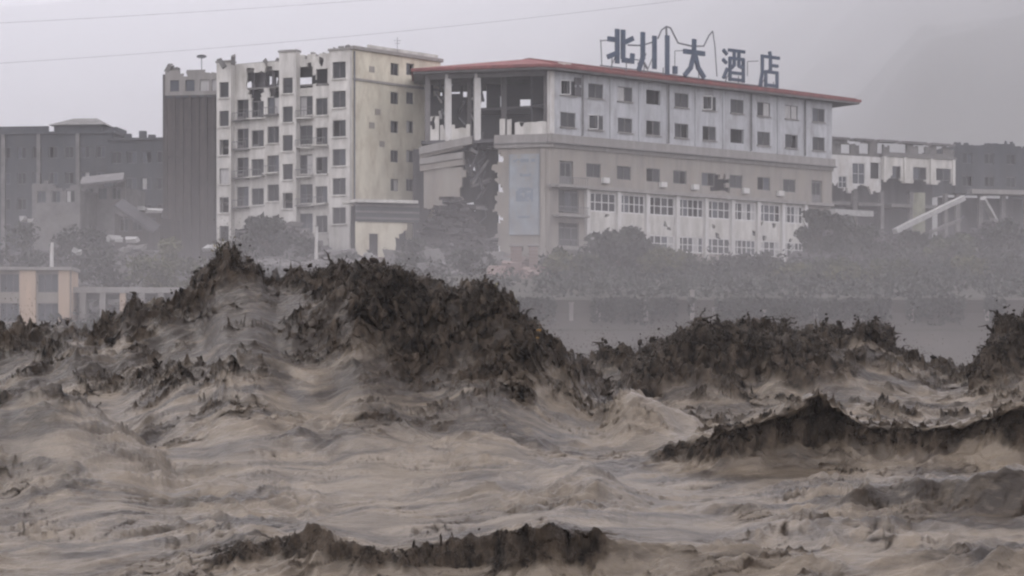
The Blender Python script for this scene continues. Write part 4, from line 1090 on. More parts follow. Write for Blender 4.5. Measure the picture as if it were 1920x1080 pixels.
def simple_block(name, label, p0, p1, zb, zt, wallm, rows, cols, wd, ht, fm, depth=9, extras=None, skip=None, thick=.3, ragged=0, win=True, cat='building'):
    """block with a real window grid on its front; rows are heights, cols are u fractions"""
    fc = Face(p0, p1)
    o = thing(name, label, cat, (p0[0], p0[1], zb))
    hl = []
    for z in rows:
        for c in cols:
            u = c * fc.L
            if skip and skip(u, z): continue
            hl.append((u - wd / 2, u + wd / 2, z - ht / 2, z + ht / 2))
    kp = None
    if ragged:
        kp = lambda u, z: z < zt - ragged * (1.1 + math.sin(u * .9 + zt) * .6 + math.sin(u * 2.3) * .35 + math.sin(u * 7.1) * .15) + 0.001
    b = MB(); wall_mesh(b, fc, 0, fc.L, zb, zt, hl, thick=thick, keep=kp, extra=.27 if ragged else 0); b.build('wall', wallm, o)
    if win:
        for (a, c, z0, z1) in hl:
            window(o, fc, (a + c) / 2, (z0 + z1) / 2, round(wd, 2), round(ht, 2), 2, t=.16, fm=fm, missing=((random.choice([0, 1]),) if random.random() < .3 else ()))
    b = MB(); wall_mesh(b, fc, .3, fc.L - .3, zb, zt - (2.2 * ragged if ragged else .6), thick=.2, t0=2.4); b.build('inner_wall', M_INT, o)
    for s, u in ((0, 0.0), (1, fc.L - .3)):
        a = fc.P(u, 0, thick + .002); c = fc.P(u + .3, 0, thick + .002); e = fc.P(u + .3, 0, depth); g_ = fc.P(u, 0, depth)
        zt_ = zt - (2 * ragged if ragged else 0.0)
        b = MB(); b.hexa([Vector((p.x, p.y, zb)) for p in (a, c, e, g_)], [Vector((p.x, p.y, zt_)) for p in (a, c, e, g_)]); b.build('end_wall', wallm, o)
    if not ragged:
        a = fc.P(-.25, zt, -.3); c = fc.P(fc.L + .25, zt, -.3); e = fc.P(fc.L + .25, zt, depth + .2); g_ = fc.P(-.25, zt, depth + .2)
        b = MB(); b.hexa([a, c, e, g_], [p + Vector((0, 0, .28)) for p in (a, c, e, g_)]); b.build('roof_slab', M_CORN if wallm is not M_SLATE else M_SLATE, o)
    return o, fc

# dark slab block beside the white one
def dark_block():
    p0 = (xz(308, 219), 219.0); p1 = (xz(420, 218), 218.0)
    zt = zz(128, 219)
    fc = Face(p0, p1)
    zl = zz(180, 219)
    o = thing('brown_block', 'dark brown-grey windowless block joined to the white apartment block', 'building', (p0[0], p0[1], 10))
    b = MB(); wall_mesh(b, fc, 0, fc.L, 10, zl, thick=.4); b.build('wall', M_BROWN, o)
    hl = []
    for k, c in enumerate((.16, .42, .66, .86)):
        hl.append((c * fc.L - .5, c * fc.L + .5, zl + .5, zl + 1.7))
    b = MB(); wall_mesh(b, fc, 0, fc.L, zl + .02, zt - .2, hl, thick=.3, t0=.25, keep=lambda u, z: z < zt - .35 + .3 * math.sin(u * 2.1) + .25 * math.sin(u * 5.2), extra=.4); tw = b.build('top_storey_wall', M_CORN, o)
    for (a, c, z0, z1) in hl:
        b = MB(); wall_mesh(b, fc, a, c, z0, z1, thick=.04, t0=.42); b.build('pane', M_CURT if a > 2.5 else M_GLASSB, tw)
    for c in np.linspace(.03, .97, 8):
        b = MB(); b.box(fc.P(c * fc.L, (10 + zl) / 2, -.08), (.28, .2, zl - 10), fc.rz); b.build('rib', M_BROWN, o)
    for z in np.arange(13.2, zl - 1, 3.0):
        b = MB(); b.box(fc.P(fc.L / 2, z, -.03), (fc.L, .14, .2), fc.rz); b.build('floor_band', M_BROWN, o)
    b = MB(); wall_mesh(b, fc, -.1, fc.L, zl - .25, zl + .02, thick=.6, t0=-.15); b.build('ledge', M_SLATE, o)
    a = fc.P(0, 0, .41); e = fc.P(0, 0, 9); b = MB(); Fe = Face((a.x, a.y), (e.x, e.y)); wall_mesh(b, Fe, 0, Fe.L, 10, zt - .6, thick=.3); b.build('end_wall', M_BROWN, o)
    b = MB(); wall_mesh(b, fc, .1, fc.L, zl, zt - 1.2, thick=.2, t0=4); b.build('inner_wall', M_INT, o)
    for px, py in ((318, 120), (330, 128)):
        b = MB().chunk(at(px, py + 8, 219.5), (.7, .5, 1.0), px); b.build('roof_stub', M_CONC, o)
    d = thing('satellite_dish', 'small grey dish on a mast above the dark brown block', 'dish', at(378, 130, 221))
    b = MB(); b.tube([at(378, 134, 221), at(378, 108, 221)], .05, 5); b.build('mast', M_STEEL, d)
    b = MB(); c = at(378, 106, 220.8); n = 12
    b.add([c + Vector((0, .2, 0))] + [c + Vector((math.cos(2 * math.pi * k / n) * .55, -.05, math.sin(2 * math.pi * k / n) * .2)) for k in range(n)], [(0, 1 + k, 1 + (k + 1) % n) for k in range(n)])
    b.add([c + Vector((0, .26, 0))] + [c + Vector((math.cos(2 * math.pi * k / n) * .55, 0.0, math.sin(2 * math.pi * k / n) * .2)) for k in range(n)], [(0, 1 + (k + 1) % n, 1 + k) for k in range(n)])
    b.build('dish_bowl', M_STEEL, d)
dark_block()

# ------------------------------------------------------------------ dim blocks on the left
def left_town():
    Y = 246
    p0, p1 = (xz(-70, Y + 2), Y + 2.0), (xz(212, Y), float(Y))
    z = zz(250, Y)
    o, fc = simple_block('slate_block', 'dim slate grey block with a small hipped pavilion on its roof', p0, p1, 9, z, M_SLATE,
                         [z - 2.2 - 3.1 * k for k in range(5)], [.08 + .105 * k for k in range(9)], 1.1, 1.4, M_FRAME, depth=12)
    for c in (.275, .51, .77):
        b = MB(); b.box(fc.P(c * fc.L, (9 + z) / 2, -.15), (.45, .3, z - 9), fc.rz); b.build('pilaster', M_CONC, o)
    # pavilion
    a, c = fc.u(96), fc.u(186)
    b = MB(); q = [fc.P(a, z + .3, 1), fc.P(c, z + .3, 1), fc.P(c, z + .3, 6), fc.P(a, z + .3, 6)]; b.hexa(q, [p + Vector((0, 0, .85)) for p in q]); pv = b.build('pavilion', M_SLATE, o)
    b = MB(); zt = z + 1.16
    e = [fc.P(a - .5, zt, .4), fc.P(c + .5, zt, .4), fc.P(c + .5, zt, 6.6), fc.P(a - .5, zt, 6.6)]
    rg = [fc.P(a + 1.6, zt + 1.1, 3.5), fc.P(c - 1.4, zt + 1.1, 3.5)]
    b.add(e + rg, [(0, 1, 5, 4), (1, 2, 5), (2, 3, 4, 5), (3, 0, 4), (3, 2, 1, 0)]); b.build('hipped_roof', M_CONC, pv)
    b = MB(); q = [fc.P(fc.u(186), z + .3, 2), fc.P(fc.u(210), z + .3, 2), fc.P(fc.u(210), z + .3, 6), fc.P(fc.u(186), z + .3, 6)]; b.hexa(q, [p + Vector((0, 0, .7)) for p in q]); b.build('stair_head', M_SLATE, o)
    b = MB(); wall_mesh(b, fc, 0, fc.u(90), z + .28, z + 1.0, thick=.2, t0=.2); b.build('parapet', M_SLATE, o)
    Y = 240
    z2 = zz(262, Y)
    o, fc = simple_block('low_slate_block', 'lower dim grey block between the pavilion roof and the brown block', (xz(205, Y + 1.0), Y + 1.0), (xz(322, Y), float(Y)), 9, z2, M_SLATE,
                         [z2 - 2 - 3.1 * k for k in range(4)], [.12, .36, .6, .84], 1.2, 1.4, M_FRAME, depth=9)
    for px, s in ((268, .9), (285, .5), (240, .6)):
        p = at(px, 262 - 9 * s, Y + 3); b = MB().box(p, (.8, .8, 1.1 * s)); b.build('roof_stub', M_SLATE, o)
    # wrecked mid-slope houses
    for k, (x0, x1, y0, y1, Y, lb, mm) in enumerate(((60, 150, 335, 400, 222, 'small wrecked grey house on the slope below the pavilion block', M_CONC), (150, 235, 330, 392, 226, 'small wrecked house with a pale tilted roof slab on the slope', M_CONC),
                                                    (215, 300, 385, 440, 206, 'collapsed brown house front in the rubble before the brown block', M_BROWN))):
        zt = zz(y0, Y)
        o, fc = simple_block('wrecked_house', lb, (xz(x0, Y + 1), Y + 1.0), (xz(x1, Y), float(Y)), zz(y1, Y) - 4, zt, mm, [zt - 1.9], [.2, .5, .8], 1.0, 1.3, M_FRAME, depth=6, ragged=.6)
        if k:
            b = MB(); c = at((x0 + x1) / 2, y0 + (6 if k == 1 else 20), Y - 1.5); b.box(c, (4.6, 3, .25), .1, .35, -.12 if k == 1 else .6); b.build('tilted_roof_slab', M_SOFF if k == 1 else M_DARKC, o)
left_town()

# ------------------------------------------------------------------ peach building at the river's edge, left
def peach_house():
    Y = 176
    fc = Face((xz(-60, Y), float(Y)), (xz(133, Y + .6), Y + .6))
    zt = zz(506, Y)
    o = thing('peach_building', 'low two-storey building with peach pillars at the water, partly hidden by the wave', 'building', (fc.o.x, Y, 4))
    hl = []
    spans = [(-50, -12), (0, 36), (71, 109)]
    for (a, c) in spans:
        for (ya, yb) in ((513, 548), (568, 603)):
            hl.append((fc.u(a), fc.u(c), zz(yb, Y), zz(ya, Y)))
    b = MB(); wall_mesh(b, fc, 0, fc.L, 3.5, zt, hl); b.build('wall', M_BEIGE, o)
    for (a, c, z0, z1) in hl:
        window(o, fc, (a + c) / 2, (z0 + z1) / 2, c - a, z1 - z0, 3, t=.2, fm=M_FRAME, glass=M_GLASSB)
    for (x0, x1) in ((-12, 0), (38, 68), (111, 131), (-58, -50)):
        b = MB(); a, c = fc.u(x0), fc.u(x1); wall_mesh(b, fc, a, c, 3.5, zt - .05, thick=.4, t0=-.38); b.build('pillar', M_PEACH, o)
    b = MB(); wall_mesh(b, fc, -.2, fc.L + .2, zt, zt + .25, thick=5, t0=-.6); b.build('roof_slab', M_CORN, o)
    b = MB(); wall_mesh(b, fc, .2, fc.L - .2, 3.5, zt - .2, thick=.2, t0=3); b.build('inner_wall', M_INT, o)
    e = fc.P(fc.L - .3, 0, .31); g_ = fc.P(fc.L - .3, 0, 4.4); Fe = Face((e.x, e.y), (g_.x, g_.y)); b = MB(); wall_mesh(b, Fe, 0, Fe.L, 3.5, zt - .01, thick=.3); b.build('end_wall', M_PEACH, o)
    # low arcade
    Y = 178
    fc = Face((xz(140, Y), float(Y)), (xz(345, Y + 1), Y + 1.0))
    zt = zz(538, Y)
    o = thing('low_arcade', 'low grey arcade with thin pale pillars right of the peach building', 'building', (fc.o.x, Y, 4))
    b = MB(); wall_mesh(b, fc, -.2, fc.L, zt - .5, zt, thick=5); b.build('roof_slab', M_CORN, o)
    for px in (155, 192, 230, 266, 302, 340):
        b = MB(); b.box(fc.P(fc.u(px), (3.5 + zt - .5) / 2, .3), (.5, .4, zt - .5 - 3.5)); b.build('pillar', M_CORN if px != 230 else M_PEACH, o)
    b = MB(); wall_mesh(b, fc, 0, fc.L, 3.5, zt - .5, [(fc.u(x), fc.u(x + 24), 4.6, zt - 1.0) for x in (160, 198, 236, 272, 308)], thick=.25, t0=2.2); b.build('back_wall', M_CONC, o)
peach_house()

# ------------------------------------------------------------------ small building between the blocks
def shed():
    Y = 200
    fc = Face((xz(668, Y), float(Y)), (xz(786, Y + 2), Y + 2.0))
    zt = zz(372, Y)
    o = thing('annex', 'low flat-roofed annex with bright roof edge between cream wall and hotel', 'building', (fc.o.x, Y, 9))
    zm = zz(415, Y)
    b = MB(); wall_mesh(b, fc, 0, fc.L, zm, zt - .4, thick=.3); b.build('upper_wall', M_SLATE, o)
    for k in range(3):
        b = MB(); wall_mesh(b, fc, -.05, fc.L, zm + .25 + .62 * k, zm + .45 + .62 * k, thick=.2, t0=-.1); b.build('wall_board', M_CONC, o)
    b = MB(); wall_mesh(b, fc, 0, fc.L - 1.2, 9, zm, [(fc.u(693), fc.u(710), 9, zz(437, Y))], thick=.3, t0=.15, keep=lambda u, z: not (u > fc.L - 2.4 and z < zm - .5 - (fc.L - 1.2 - u)), extra=.4); b.build('lower_wall', M_CREAM, o)
    b = MB(); q = [fc.P(-.2, zt - .4, -.7), fc.P(fc.L - .3, zt - .4, -.7), fc.P(fc.L, zt - .2, 5), fc.P(-.2, zt - .2, 5)]; b.hexa(q, [p + Vector((0, 0, .3)) for p in q]); b.build('roof_slab', M_WHITE, o)
    b = MB(); wall_mesh(b, fc, .2, fc.L - .6, 9, zt - .5, thick=.2, t0=2.8); b.build('inner_wall', M_INT, o)
shed()

# brick gate piers at the hotel's foot
for k, (px, lb) in enumerate(((968, 'red-brown brick gate pier below the hotel corner, nearer the mud crest'), (1000, 'slimmer red-brown brick gate pier beside the shrubs under the hotel'))):
    Y = 192
    x = xz(px, Y); z0 = ground(x, Y) - .3; zt = zz(462, Y)
    o = thing('gate_pier', lb, 'gate pier', (x, Y, z0), 'brick gate piers')
    n = 9
    wd = 1.05 if k == 0 else .8
    for j in range(n):
        a = z0 + (zt - z0) * j / n
        b = MB().box((x, Y, a + (zt - z0) / n * .5 - .02), (wd, wd, (zt - z0) / n - .05), .02 * (j % 3)); b.build('brick_course', M_BRICK, o)
    b = MB().box((x, Y, (z0 + zt) / 2), (wd - .08, wd - .08, zt - z0 - .1)); b.build('pier_core', M_BEIGE, o)
    b = MB().box((x, Y, zt + .1), (wd + .3, wd + .3, .22)); b.build('cap', M_CORN, o)

# ------------------------------------------------------------------ ruins on the right
def right_ruins():
    Y = 240
    fc = Face((xz(1556, Y), float(Y)), (xz(1788, Y + 8), Y + 8.0))
    o = thing('ruined_house', 'half-collapsed white house with gaping openings right of the hotel', 'building', (fc.o.x, Y, 13))
    zt, z1, z2 = fc.z(1600, 262), fc.z(1600, 292), fc.z(1600, 362)
    hl = [(fc.u(a), fc.u(c), fc.z(a, y1), fc.z(a, y0)) for a, c, y0, y1 in ((1577, 1595, 270, 287), (1611, 1630, 268, 288), (1645, 1656, 268, 287), (1668, 1700, 268, 285), (1722, 1735, 272, 288), (1756, 1768, 272, 288))]
    b = MB(); wall_mesh(b, fc, 0, fc.L, z1, zt, hl, thick=.3, keep=lambda u, z: z < zt - .25 + .3 * math.sin(u * 1.3) + .12 * math.sin(u * 6), extra=.28); b.build('top_storey_wall', M_CONC, o)
    b = MB(); wall_mesh(b, fc, -.2, fc.L, zt - .1, zt + .18, thick=1.2, t0=-.4, keep=lambda u, z: math.sin(u * 1.7) > -.85, extra=.7); b.build('eaves', M_SOFF, o)
    us = fc.u(1652)
    hl = [(fc.u(1572), fc.u(1588), fc.z(1580, 352), fc.z(1580, 330)), (fc.u(1598), fc.u(1622), fc.z(1600, 345), fc.z(1600, 305)), (fc.u(1632), fc.u(1650), fc.z(1640, 335), fc.z(1640, 305))]
    b = MB(); wall_mesh(b, fc, 0, us, z2, z1, hl, thick=.3, keep=lambda u, z: z > z2 + .6 + .5 * math.sin(u * 1.7) + .2 * math.sin(u * 6), extra=.28); b.build('wall', M_PILLAR, o)
    for (a, c, p, q) in hl[:2]:
        window(o, fc, (a + c) / 2, (p + q) / 2, c - a, q - p, 2, 2, t=.1, fm=M_FRAMEW, glass=M_GLASSB)
    z3 = fc.z(1720, 345); za = fc.z(1720, 297)
    hl = [(fc.u(a), fc.u(c), fc.z(1720, 337), fc.z(1720, 314)) for a, c in ((1670, 1686), (1709, 1734), (1752, 1780))]
    b = MB(); wall_mesh(b, fc, us, fc.L, z3, za, hl, thick=.3, t0=-.35, keep=lambda u, z: z > z3 + .3 + .35 * math.sin(u * 1.6) + .15 * math.sin(u * 5.3), extra=.28); b.build('white_wall', M_WHITE, o)
    for (a, c, p, q) in hl:
        window(o, fc, (a + c) / 2, (p + q) / 2, c - a, q - p, 2, t=-.2, fm=M_FRAME, missing=(1,))
    for px in (1655, 1693, 1742, 1784):
        b = MB(); b.box(fc.P(fc.u(px), (z3 + za) / 2, -.42), (.35, .25, za - z3), fc.rz); b.build('pier', M_WHITE, o)
    b = MB(); wall_mesh(b, fc, us - .2, fc.L + .1, za, za + .3, thick=3.5, t0=-.5); b.build('floor_slab', M_CONC, o)
    b = MB(); wall_mesh(b, fc, .1, fc.L - .1, 12, z1 + .2, thick=.2, t0=4); b.build('inner_wall', M_DARKC, o)
    for px in (1560, 1610, 1660, 1715, 1780):
        b = MB(); b.box(fc.P(fc.u(px), (12 + z2) / 2, .8), (.5, .5, z2 - 12 + 1), fc.rz); b.build('column', M_CONC, o)
    b = MB(); wall_mesh(b, fc, .1, fc.L - .1, z2 - 1.4, z2 - 1.0, thick=3, t0=.3, keep=lambda u, z: math.sin(u * 1.3) > -.8, extra=.6); b.build('floor_slab', M_CONC, o)
    # bluish grey block at the far right
    Y = 250
    zt = zz(262, Y)
    o, fc = simple_block('grey_ruin', 'dim grey burnt-looking block with pale ledge at the right edge', (xz(1790, Y), float(Y)), (xz(1960, Y + 3), Y + 3.0), zz(362, Y), zt, M_SLATE, [zt - 2.2, zt - 5], [.14, .38, .62, .86], 1.3, 1.3, M_FRAME, depth=9, ragged=.35)
    b = MB(); a = zz(364, Y); wall_mesh(b, fc, 1.6, fc.L + .5, a, a + .55, thick=2.2, t0=-1.4); b.build('ledge', M_CORN, o)
    b = MB(); wall_mesh(b, fc, 0, fc.L, 12, a, thick=.2, t0=4.5); b.build('inner_wall', M_DARKC, o)
    for c in (.05, .3, .55, .8, .98):
        b = MB(); b.box(fc.P(c * fc.L, (12 + a) / 2, .5), (.55, .5, a - 12), fc.rz); b.build('column', M_CONC, o)
    for (pa, pb, wd, lb) in (((1678, 434), (1806, 371), .75, 'long pale concrete beam leaning up out of the rubble'), ((1843, 372), (1868, 420), .6, 'short pale beam tipped against the grey ruin'), ((1560, 398), (1632, 402), .9, 'pale flat slab lying below the ruined white house'),
                             ((1745, 435), (1800, 412), .45, 'thin dark beam under the long leaning beam'), ((1860, 412), (1925, 440), .5, 'low sloping beam at the right edge of the rubble')):
        p, q = at(*pa, 224), at(*pb, 229)
        b = MB(); n = 4
        dr = (q - p)
        pr = [p + dr * (k / n) + Vector((0, 0, random.uniform(-.06, .06))) for k in range(n + 1)]
        for k in range(n): b.bar(pr[k], pr[k] + (pr[k + 1] - pr[k]) * 1.0, wd * random.uniform(.9, 1.05), wd * .7)
        c = (p + q) / 2
        bo = b.build('fallen_beam', M_FRAG if 'pale' in lb else M_CONC, base=c); tag(bo, lb, 'beam', 'fallen beams in the rubble')
        rb = MB()
        for k in range(4):
            e = q + Vector((random.uniform(-.2, .2), 0, random.uniform(-.2, .2)))
            rb.tube([e, e + dr.normalized() * .5 + Vector((random.uniform(-.3, .3), 0, random.uniform(-.1, .4)))], .03, 4)
        rb.build('bent_rebar', M_STEEL, bo)
    # single stump column
    p = at(1723, 412, 230); c = MB(); c.tube([p - Vector((0, 0, 2)), p + Vector((0, 0, 1.2)), at(1724, 362, 230)], [.75, .72, .66], 8)
    st = c.build('column_stump', mat('mossy_concrete', (0.26, 0.26, 0.20), (0.18, 0.18, 0.14)), base=p); tag(st, 'thick mossy concrete column stump behind the leaning beam', 'column')
right_ruins()

# ------------------------------------------------------------------ rubble
def rubble(name, label, spots, n, smin, smax, mats, seed):
    r = random.Random(seed)
    for mi, m in enumerate(mats):
        pass
    b = MB()
    for k in range(n):
        x0, x1, y0, y1, Y0, Y1 = r.choice(spots)
        px = r.uniform(x0, x1); Y = r.uniform(Y0, Y1); x = xz(px, Y); z = ground(x, Y)
        s = r.uniform(smin, smax) * (1 if r.random() < .85 else 1.8)
        b.chunk((x, Y, z + r.uniform(-.1, .6) * s), (s * r.uniform(.7, 1.6), s * r.uniform(.5, 1.2), s * r.uniform(.25, .7)), seed * 1000 + k, .3)
    o = b.build(name, mats[0])
    tag(o, label, kind='stuff')
rubble('rubble', 'grey broken masonry spread over the slope below the blocks', [(0, 420, 0, 0, 184, 215), (420, 700, 0, 0, 190, 204), (660, 930, 0, 0, 188, 206)], 900, .35, 1.3, [M_CONC], 3)
rubble('rubble', 'dark broken masonry heaped below the right-hand ruins', [(1500, 1960, 0, 0, 205, 238)], 800, .35, 1.5, [mat('dark_rubble', (0.075, 0.07, 0.07), (0.035, 0.033, 0.034), scale=.7)], 4)
rubble('brick_rubble', 'reddish broken brick scattered under the apartment block', [(600, 760, 0, 0, 190, 200), (925, 1030, 0, 0, 186, 198), (180, 330, 0, 0, 186, 205)], 260, .3, 1.0, [M_BRICK], 5)
def mound(name, label, px, Y, R, H, m, seed):
    """heap of broken material rising to H above the ground"""
    x = xz(px, Y); b = MB(); r = random.Random(seed)
    for k in range(700):
        a = r.uniform(0, 6.283); d = R * math.sqrt(r.random()); hh = H * (1 - (d / R) ** 1.5)
        X, YY = x + d * math.cos(a), Y + .6 * d * math.sin(a)
        s = r.uniform(.25, .85)
        b.chunk((X, YY, ground(X, YY) + hh * r.uniform(.55, 1.0) - .1), (s * r.uniform(1, 2.4), s, s * r.uniform(.25, .6)), seed * 999 + k, .3)
    n = 18; c = (x, Y, ground(x, Y) - .4)
    V = [(x, Y, ground(x, Y) + H * .7)]
    for ring in range(1, 5):
        f = ring / 4
        for k in range(n):
            a = 2 * math.pi * k / n; X, YY = x + R * f * math.cos(a), Y + .6 * R * f * math.sin(a)
            V.append((X, YY, ground(X, YY) + H * .7 * (1 - f ** 1.3) + r.uniform(-.3, .3) - .3 * f))
    Fs = [(0, 1 + k, 1 + (k + 1) % n) for k in range(n)]
    for ring in range(3):
        for k in range(n):
            i, j = 1 + ring * n + k, 1 + ring * n + (k + 1) % n
            Fs.append((i, i + n, j + n, j))
    b.add(V, Fs)
    o = b.build(name, m, base=c); tag(o, label, 'rubble heap', 'rubble heaps')
mound('rubble_heap', 'dark rubble heap filling the torn end of the hotel', 850, 207, 5.0, 7.8, MATS['dark_rubble'], 21)
mound('rubble_heap', 'grey rubble heap on the slope before the brown block', 250, 205, 7.0, 5.2, M_CONC, 22)
mound('rubble_heap', 'dark rubble heap far left under the pavilion block', 60, 212, 8.5, 5.0, MATS['dark_rubble'], 23)
mound('rubble_heap', 'broad rubble heap below the ruined white house', 1640, 226, 8.5, 5.5, MATS['dark_rubble'], 24)
mound('rubble_heap', 'rubble heap under the grey ruin at the right edge', 1860, 228, 9.0, 6.0, MATS['dark_rubble'], 25)
mound('rubble_heap', 'rubble heap at the foot of the white apartment bays', 520, 206, 7.0, 5.2, M_CONC, 26)
for (px, py, Y, s, lb) in ((213, 447, 201, (1.5, .5, .5), 'bright white slab fragment on the rubble slope, the brighter of two'), (247, 449, 201, (1.2, .5, .35), 'small white slab fragment just right of the brighter one'), (140, 470, 190, (1.0, .5, .5), 'small pale fragment above the peach building'),
                           (45, 412, 212, (2.2, .7, .5), 'pale broken slab on the far left heap'), (268, 392, 204, (3.2, .5, .4), 'pale tilted slab edge on the heap before the brown block'), (725, 500, 192, (1.1, .6, .4), 'light chip of masonry in the grey slope behind the mud crest'),
                           (395, 465, 196, (1.6, .6, .35), 'pale fragment near the foot of the brown block'), (690, 480, 194, (1.3, .5, .6), 'upright pale fragment below the annex')):
    c = at(px, py, Y); b = MB().chunk(c, s, int(px), .25); b.chunk(c + Vector((s[0] * .35, .1, -.15)), (s[0] * .5, s[1], s[2] * .7), int(px) + 1, .25)
    o = b.build('slab_fragment', M_FRAG, base=c); tag(o, lb, 'slab', 'pale slab fragments')

# ------------------------------------------------------------------ trees and shrubs
def plant(name, label, cat, px, Y, top_py, wpx, lm, n=1500, seed=0, group=None, leaf=.34, trunk=True, z0=None, ratio=None):
    r = np.random.default_rng(seed)
    x = xz(px, Y); z0 = ground(x, Y) if z0 is None else z0
    zt = zz(top_py, Y); H = max(zt - z0, 1.2); R = wpx / F * Y / 2
    o = thing(name, label, cat, (x, Y, z0), group)
    rr = random.Random(seed)
    b = MB()
    th = H * (.35 if trunk else .15)
    b.tube([(x, Y, z0 - .4), (x + .05 * H * .2, Y, z0 + th * .6), (x, Y, z0 + th), (x + rr.uniform(-.2, .2), Y, z0 + H * .7)], [.05 * H * .6 + .05, .035 * H * .6 + .04, .03 * H * .6 + .03, .02], 6)
    for k in range(7):
        a = rr.uniform(0, 6.28); s = z0 + th * rr.uniform(.6, 1.3); L = R * rr.uniform(.5, .95)
        b.tube([(x, Y, s), (x + math.cos(a) * L * .5, Y + math.sin(a) * L * .5, s + H * .16), (x + math.cos(a) * L, Y + math.sin(a) * L, s + H * rr.uniform(.2, .5))], [.03 * H * .4 + .02, .05, .015], 5)
    b.build('trunk', M_BARK, o)
    # clumps
    nc = 15
    cl = []
    for k in range(nc):
        a = r.uniform(0, 6.28); f = math.sqrt(r.uniform(0, 1)) * .8
        hz = r.uniform(.22 if trunk else .08, .88)
        env = math.sin(math.pi * min(1, (hz * .82 + .16))) ** .7
        cl.append((x + math.cos(a) * R * f * env, Y + math.sin(a) * R * f * env, z0 + H * hz, R * r.uniform(.22, .45)))
    cl = np.array(cl)
    ci = r.integers(0, nc, n)
    d = r.normal(0, 1, (n, 3)); d /= np.linalg.norm(d, axis=1, keepdims=True)
    P = cl[ci, :3] + d * (cl[ci, 3] * r.uniform(.5, 1.08, n))[:, None] * np.array([1, 1, .72])
    sz = leaf * r.uniform(.5, 1.25, n)
    a1 = r.normal(0, 1, (n, 3)); a1 /= np.linalg.norm(a1, axis=1, keepdims=True)
    a2 = np.cross(a1, r.normal(0, 1, (n, 3))); a2 /= np.linalg.norm(a2, axis=1, keepdims=True)
    q = np.stack([P - a1 * sz[:, None], P + a2 * sz[:, None] * .45, P + a1 * sz[:, None], P - a2 * sz[:, None] * .45], 1) - np.array([x, Y, z0])
    m = poly_mesh('crown', q.reshape(-1, 3), np.arange(n * 4).reshape(n, 4), lm)
    link('crown', m, o)
    return o
GT = 'trees below the hotel'
plant('tree', 'large dark round tree in front of the hotel lower windows', 'tree', 1160, 190, 428, 150, M_LEAF3, 3200, 1, GT)
plant('tree', 'dark tree hiding the foot of the white apartment block', 'tree', 500, 197, 398, 110, M_LEAF3, 2600, 2, GT)
plant('tree', 'slim grey-green tree beside the apartment corner', 'tree', 575, 199, 440, 60, M_LEAF3, 1300, 3, GT)
plant('tree', 'dark tree at the broken right end of the hotel', 'tree', 1535, 206, 388, 90, M_LEAF3, 2200, 4, GT)
plant('tree', 'tall dark tree below the ruined white house', 'tree', 1600, 204, 398, 110, M_LEAF3, 2400, 5, GT)
plant('tree', 'dark tree in front of the leaning pale beam', 'tree', 1690, 203, 432, 110, M_LEAF3, 2400, 6, GT)
plant('tree', 'dark tree low at the right edge below the grey ruin', 'tree', 1880, 202, 415, 130, M_LEAF3, 2400, 7, GT)
plant('tree', 'grey-green tree between the beam and the right-edge tree', 'tree', 1785, 200, 440, 120, M_LEAF, 2400, 8, GT)
plant('tree', 'rounded grey tree in the rubble below the annex', 'tree', 772, 196, 452, 66, M_LEAF3, 1300, 9, GT)
GS = 'shrubs along the far bank'
shr = [(1050, 188, 465, 90, M_LEAF2, 'olive shrub at the foot of the hotel corner'), (1095, 186, 480, 80, M_LEAF, 'dull green shrub left below the large round tree'), (1240, 188, 468, 95, M_LEAF2, 'olive shrub right beside the large round tree'),
       (1300, 190, 478, 90, M_LEAF, 'dull shrub under the middle hotel bays'), (1362, 190, 488, 95, M_LEAF3, 'low dark shrub under the hotel canopy slab'), (1430, 190, 500, 100, M_LEAF3, 'low dark shrub right of the canopy slab'),
       (1490, 186, 512, 90, M_LEAF2, 'pale olive shrub low on the bank below the broken end'), (1555, 186, 505, 95, M_LEAF, 'dull green shrub below the tree at the broken end'), (1600, 182, 498, 105, M_LEAF2, 'broad yellow-olive shrub low on the right bank'),
       (1670, 184, 505, 110, M_LEAF, 'broad dull shrub below the leaning beam'), (1745, 184, 498, 110, M_LEAF3, 'dark shrub right of the yellow-olive shrub'), (1820, 186, 490, 110, M_LEAF2, 'olive shrub above the small pale tarp'),
       (1900, 186, 486, 110, M_LEAF3, 'dark shrub at the right edge of the bank'), (640, 196, 470, 70, M_LEAF3, 'small dark shrub under the apartment corner'), (760, 190, 478, 90, M_LEAF3, 'grey shrub on the slope behind the middle mud crest'),
       (890, 190, 470, 90, M_LEAF3, 'grey shrub below the torn hotel end'), (440, 192, 455, 80, M_LEAF3, 'shrub on the slope under the narrow white bay'), (330, 194, 440, 110, M_LEAF2, 'olive-grey shrub under the brown block'),
       (200, 190, 460, 100, M_LEAF3, 'dark shrub below the white slab fragments'), (110, 196, 430, 120, M_LEAF3, 'dark shrub on the left slope above the peach building'), (20, 194, 425, 130, M_LEAF3, 'dark shrub at the left edge above the peach building'),
       (280, 186, 480, 100, M_LEAF2, 'olive shrub above the low arcade'), (160, 220, 400, 110, M_LEAF3, 'dark tree-like shrub among the wrecked houses')]
for k, (px, Y, py, wpx, lm, lb) in enumerate(shr):
    plant('shrub', lb, 'shrub', px, Y, py, wpx * 1.15, lm, 1500, 40 + k, GS, leaf=.3, trunk=False)
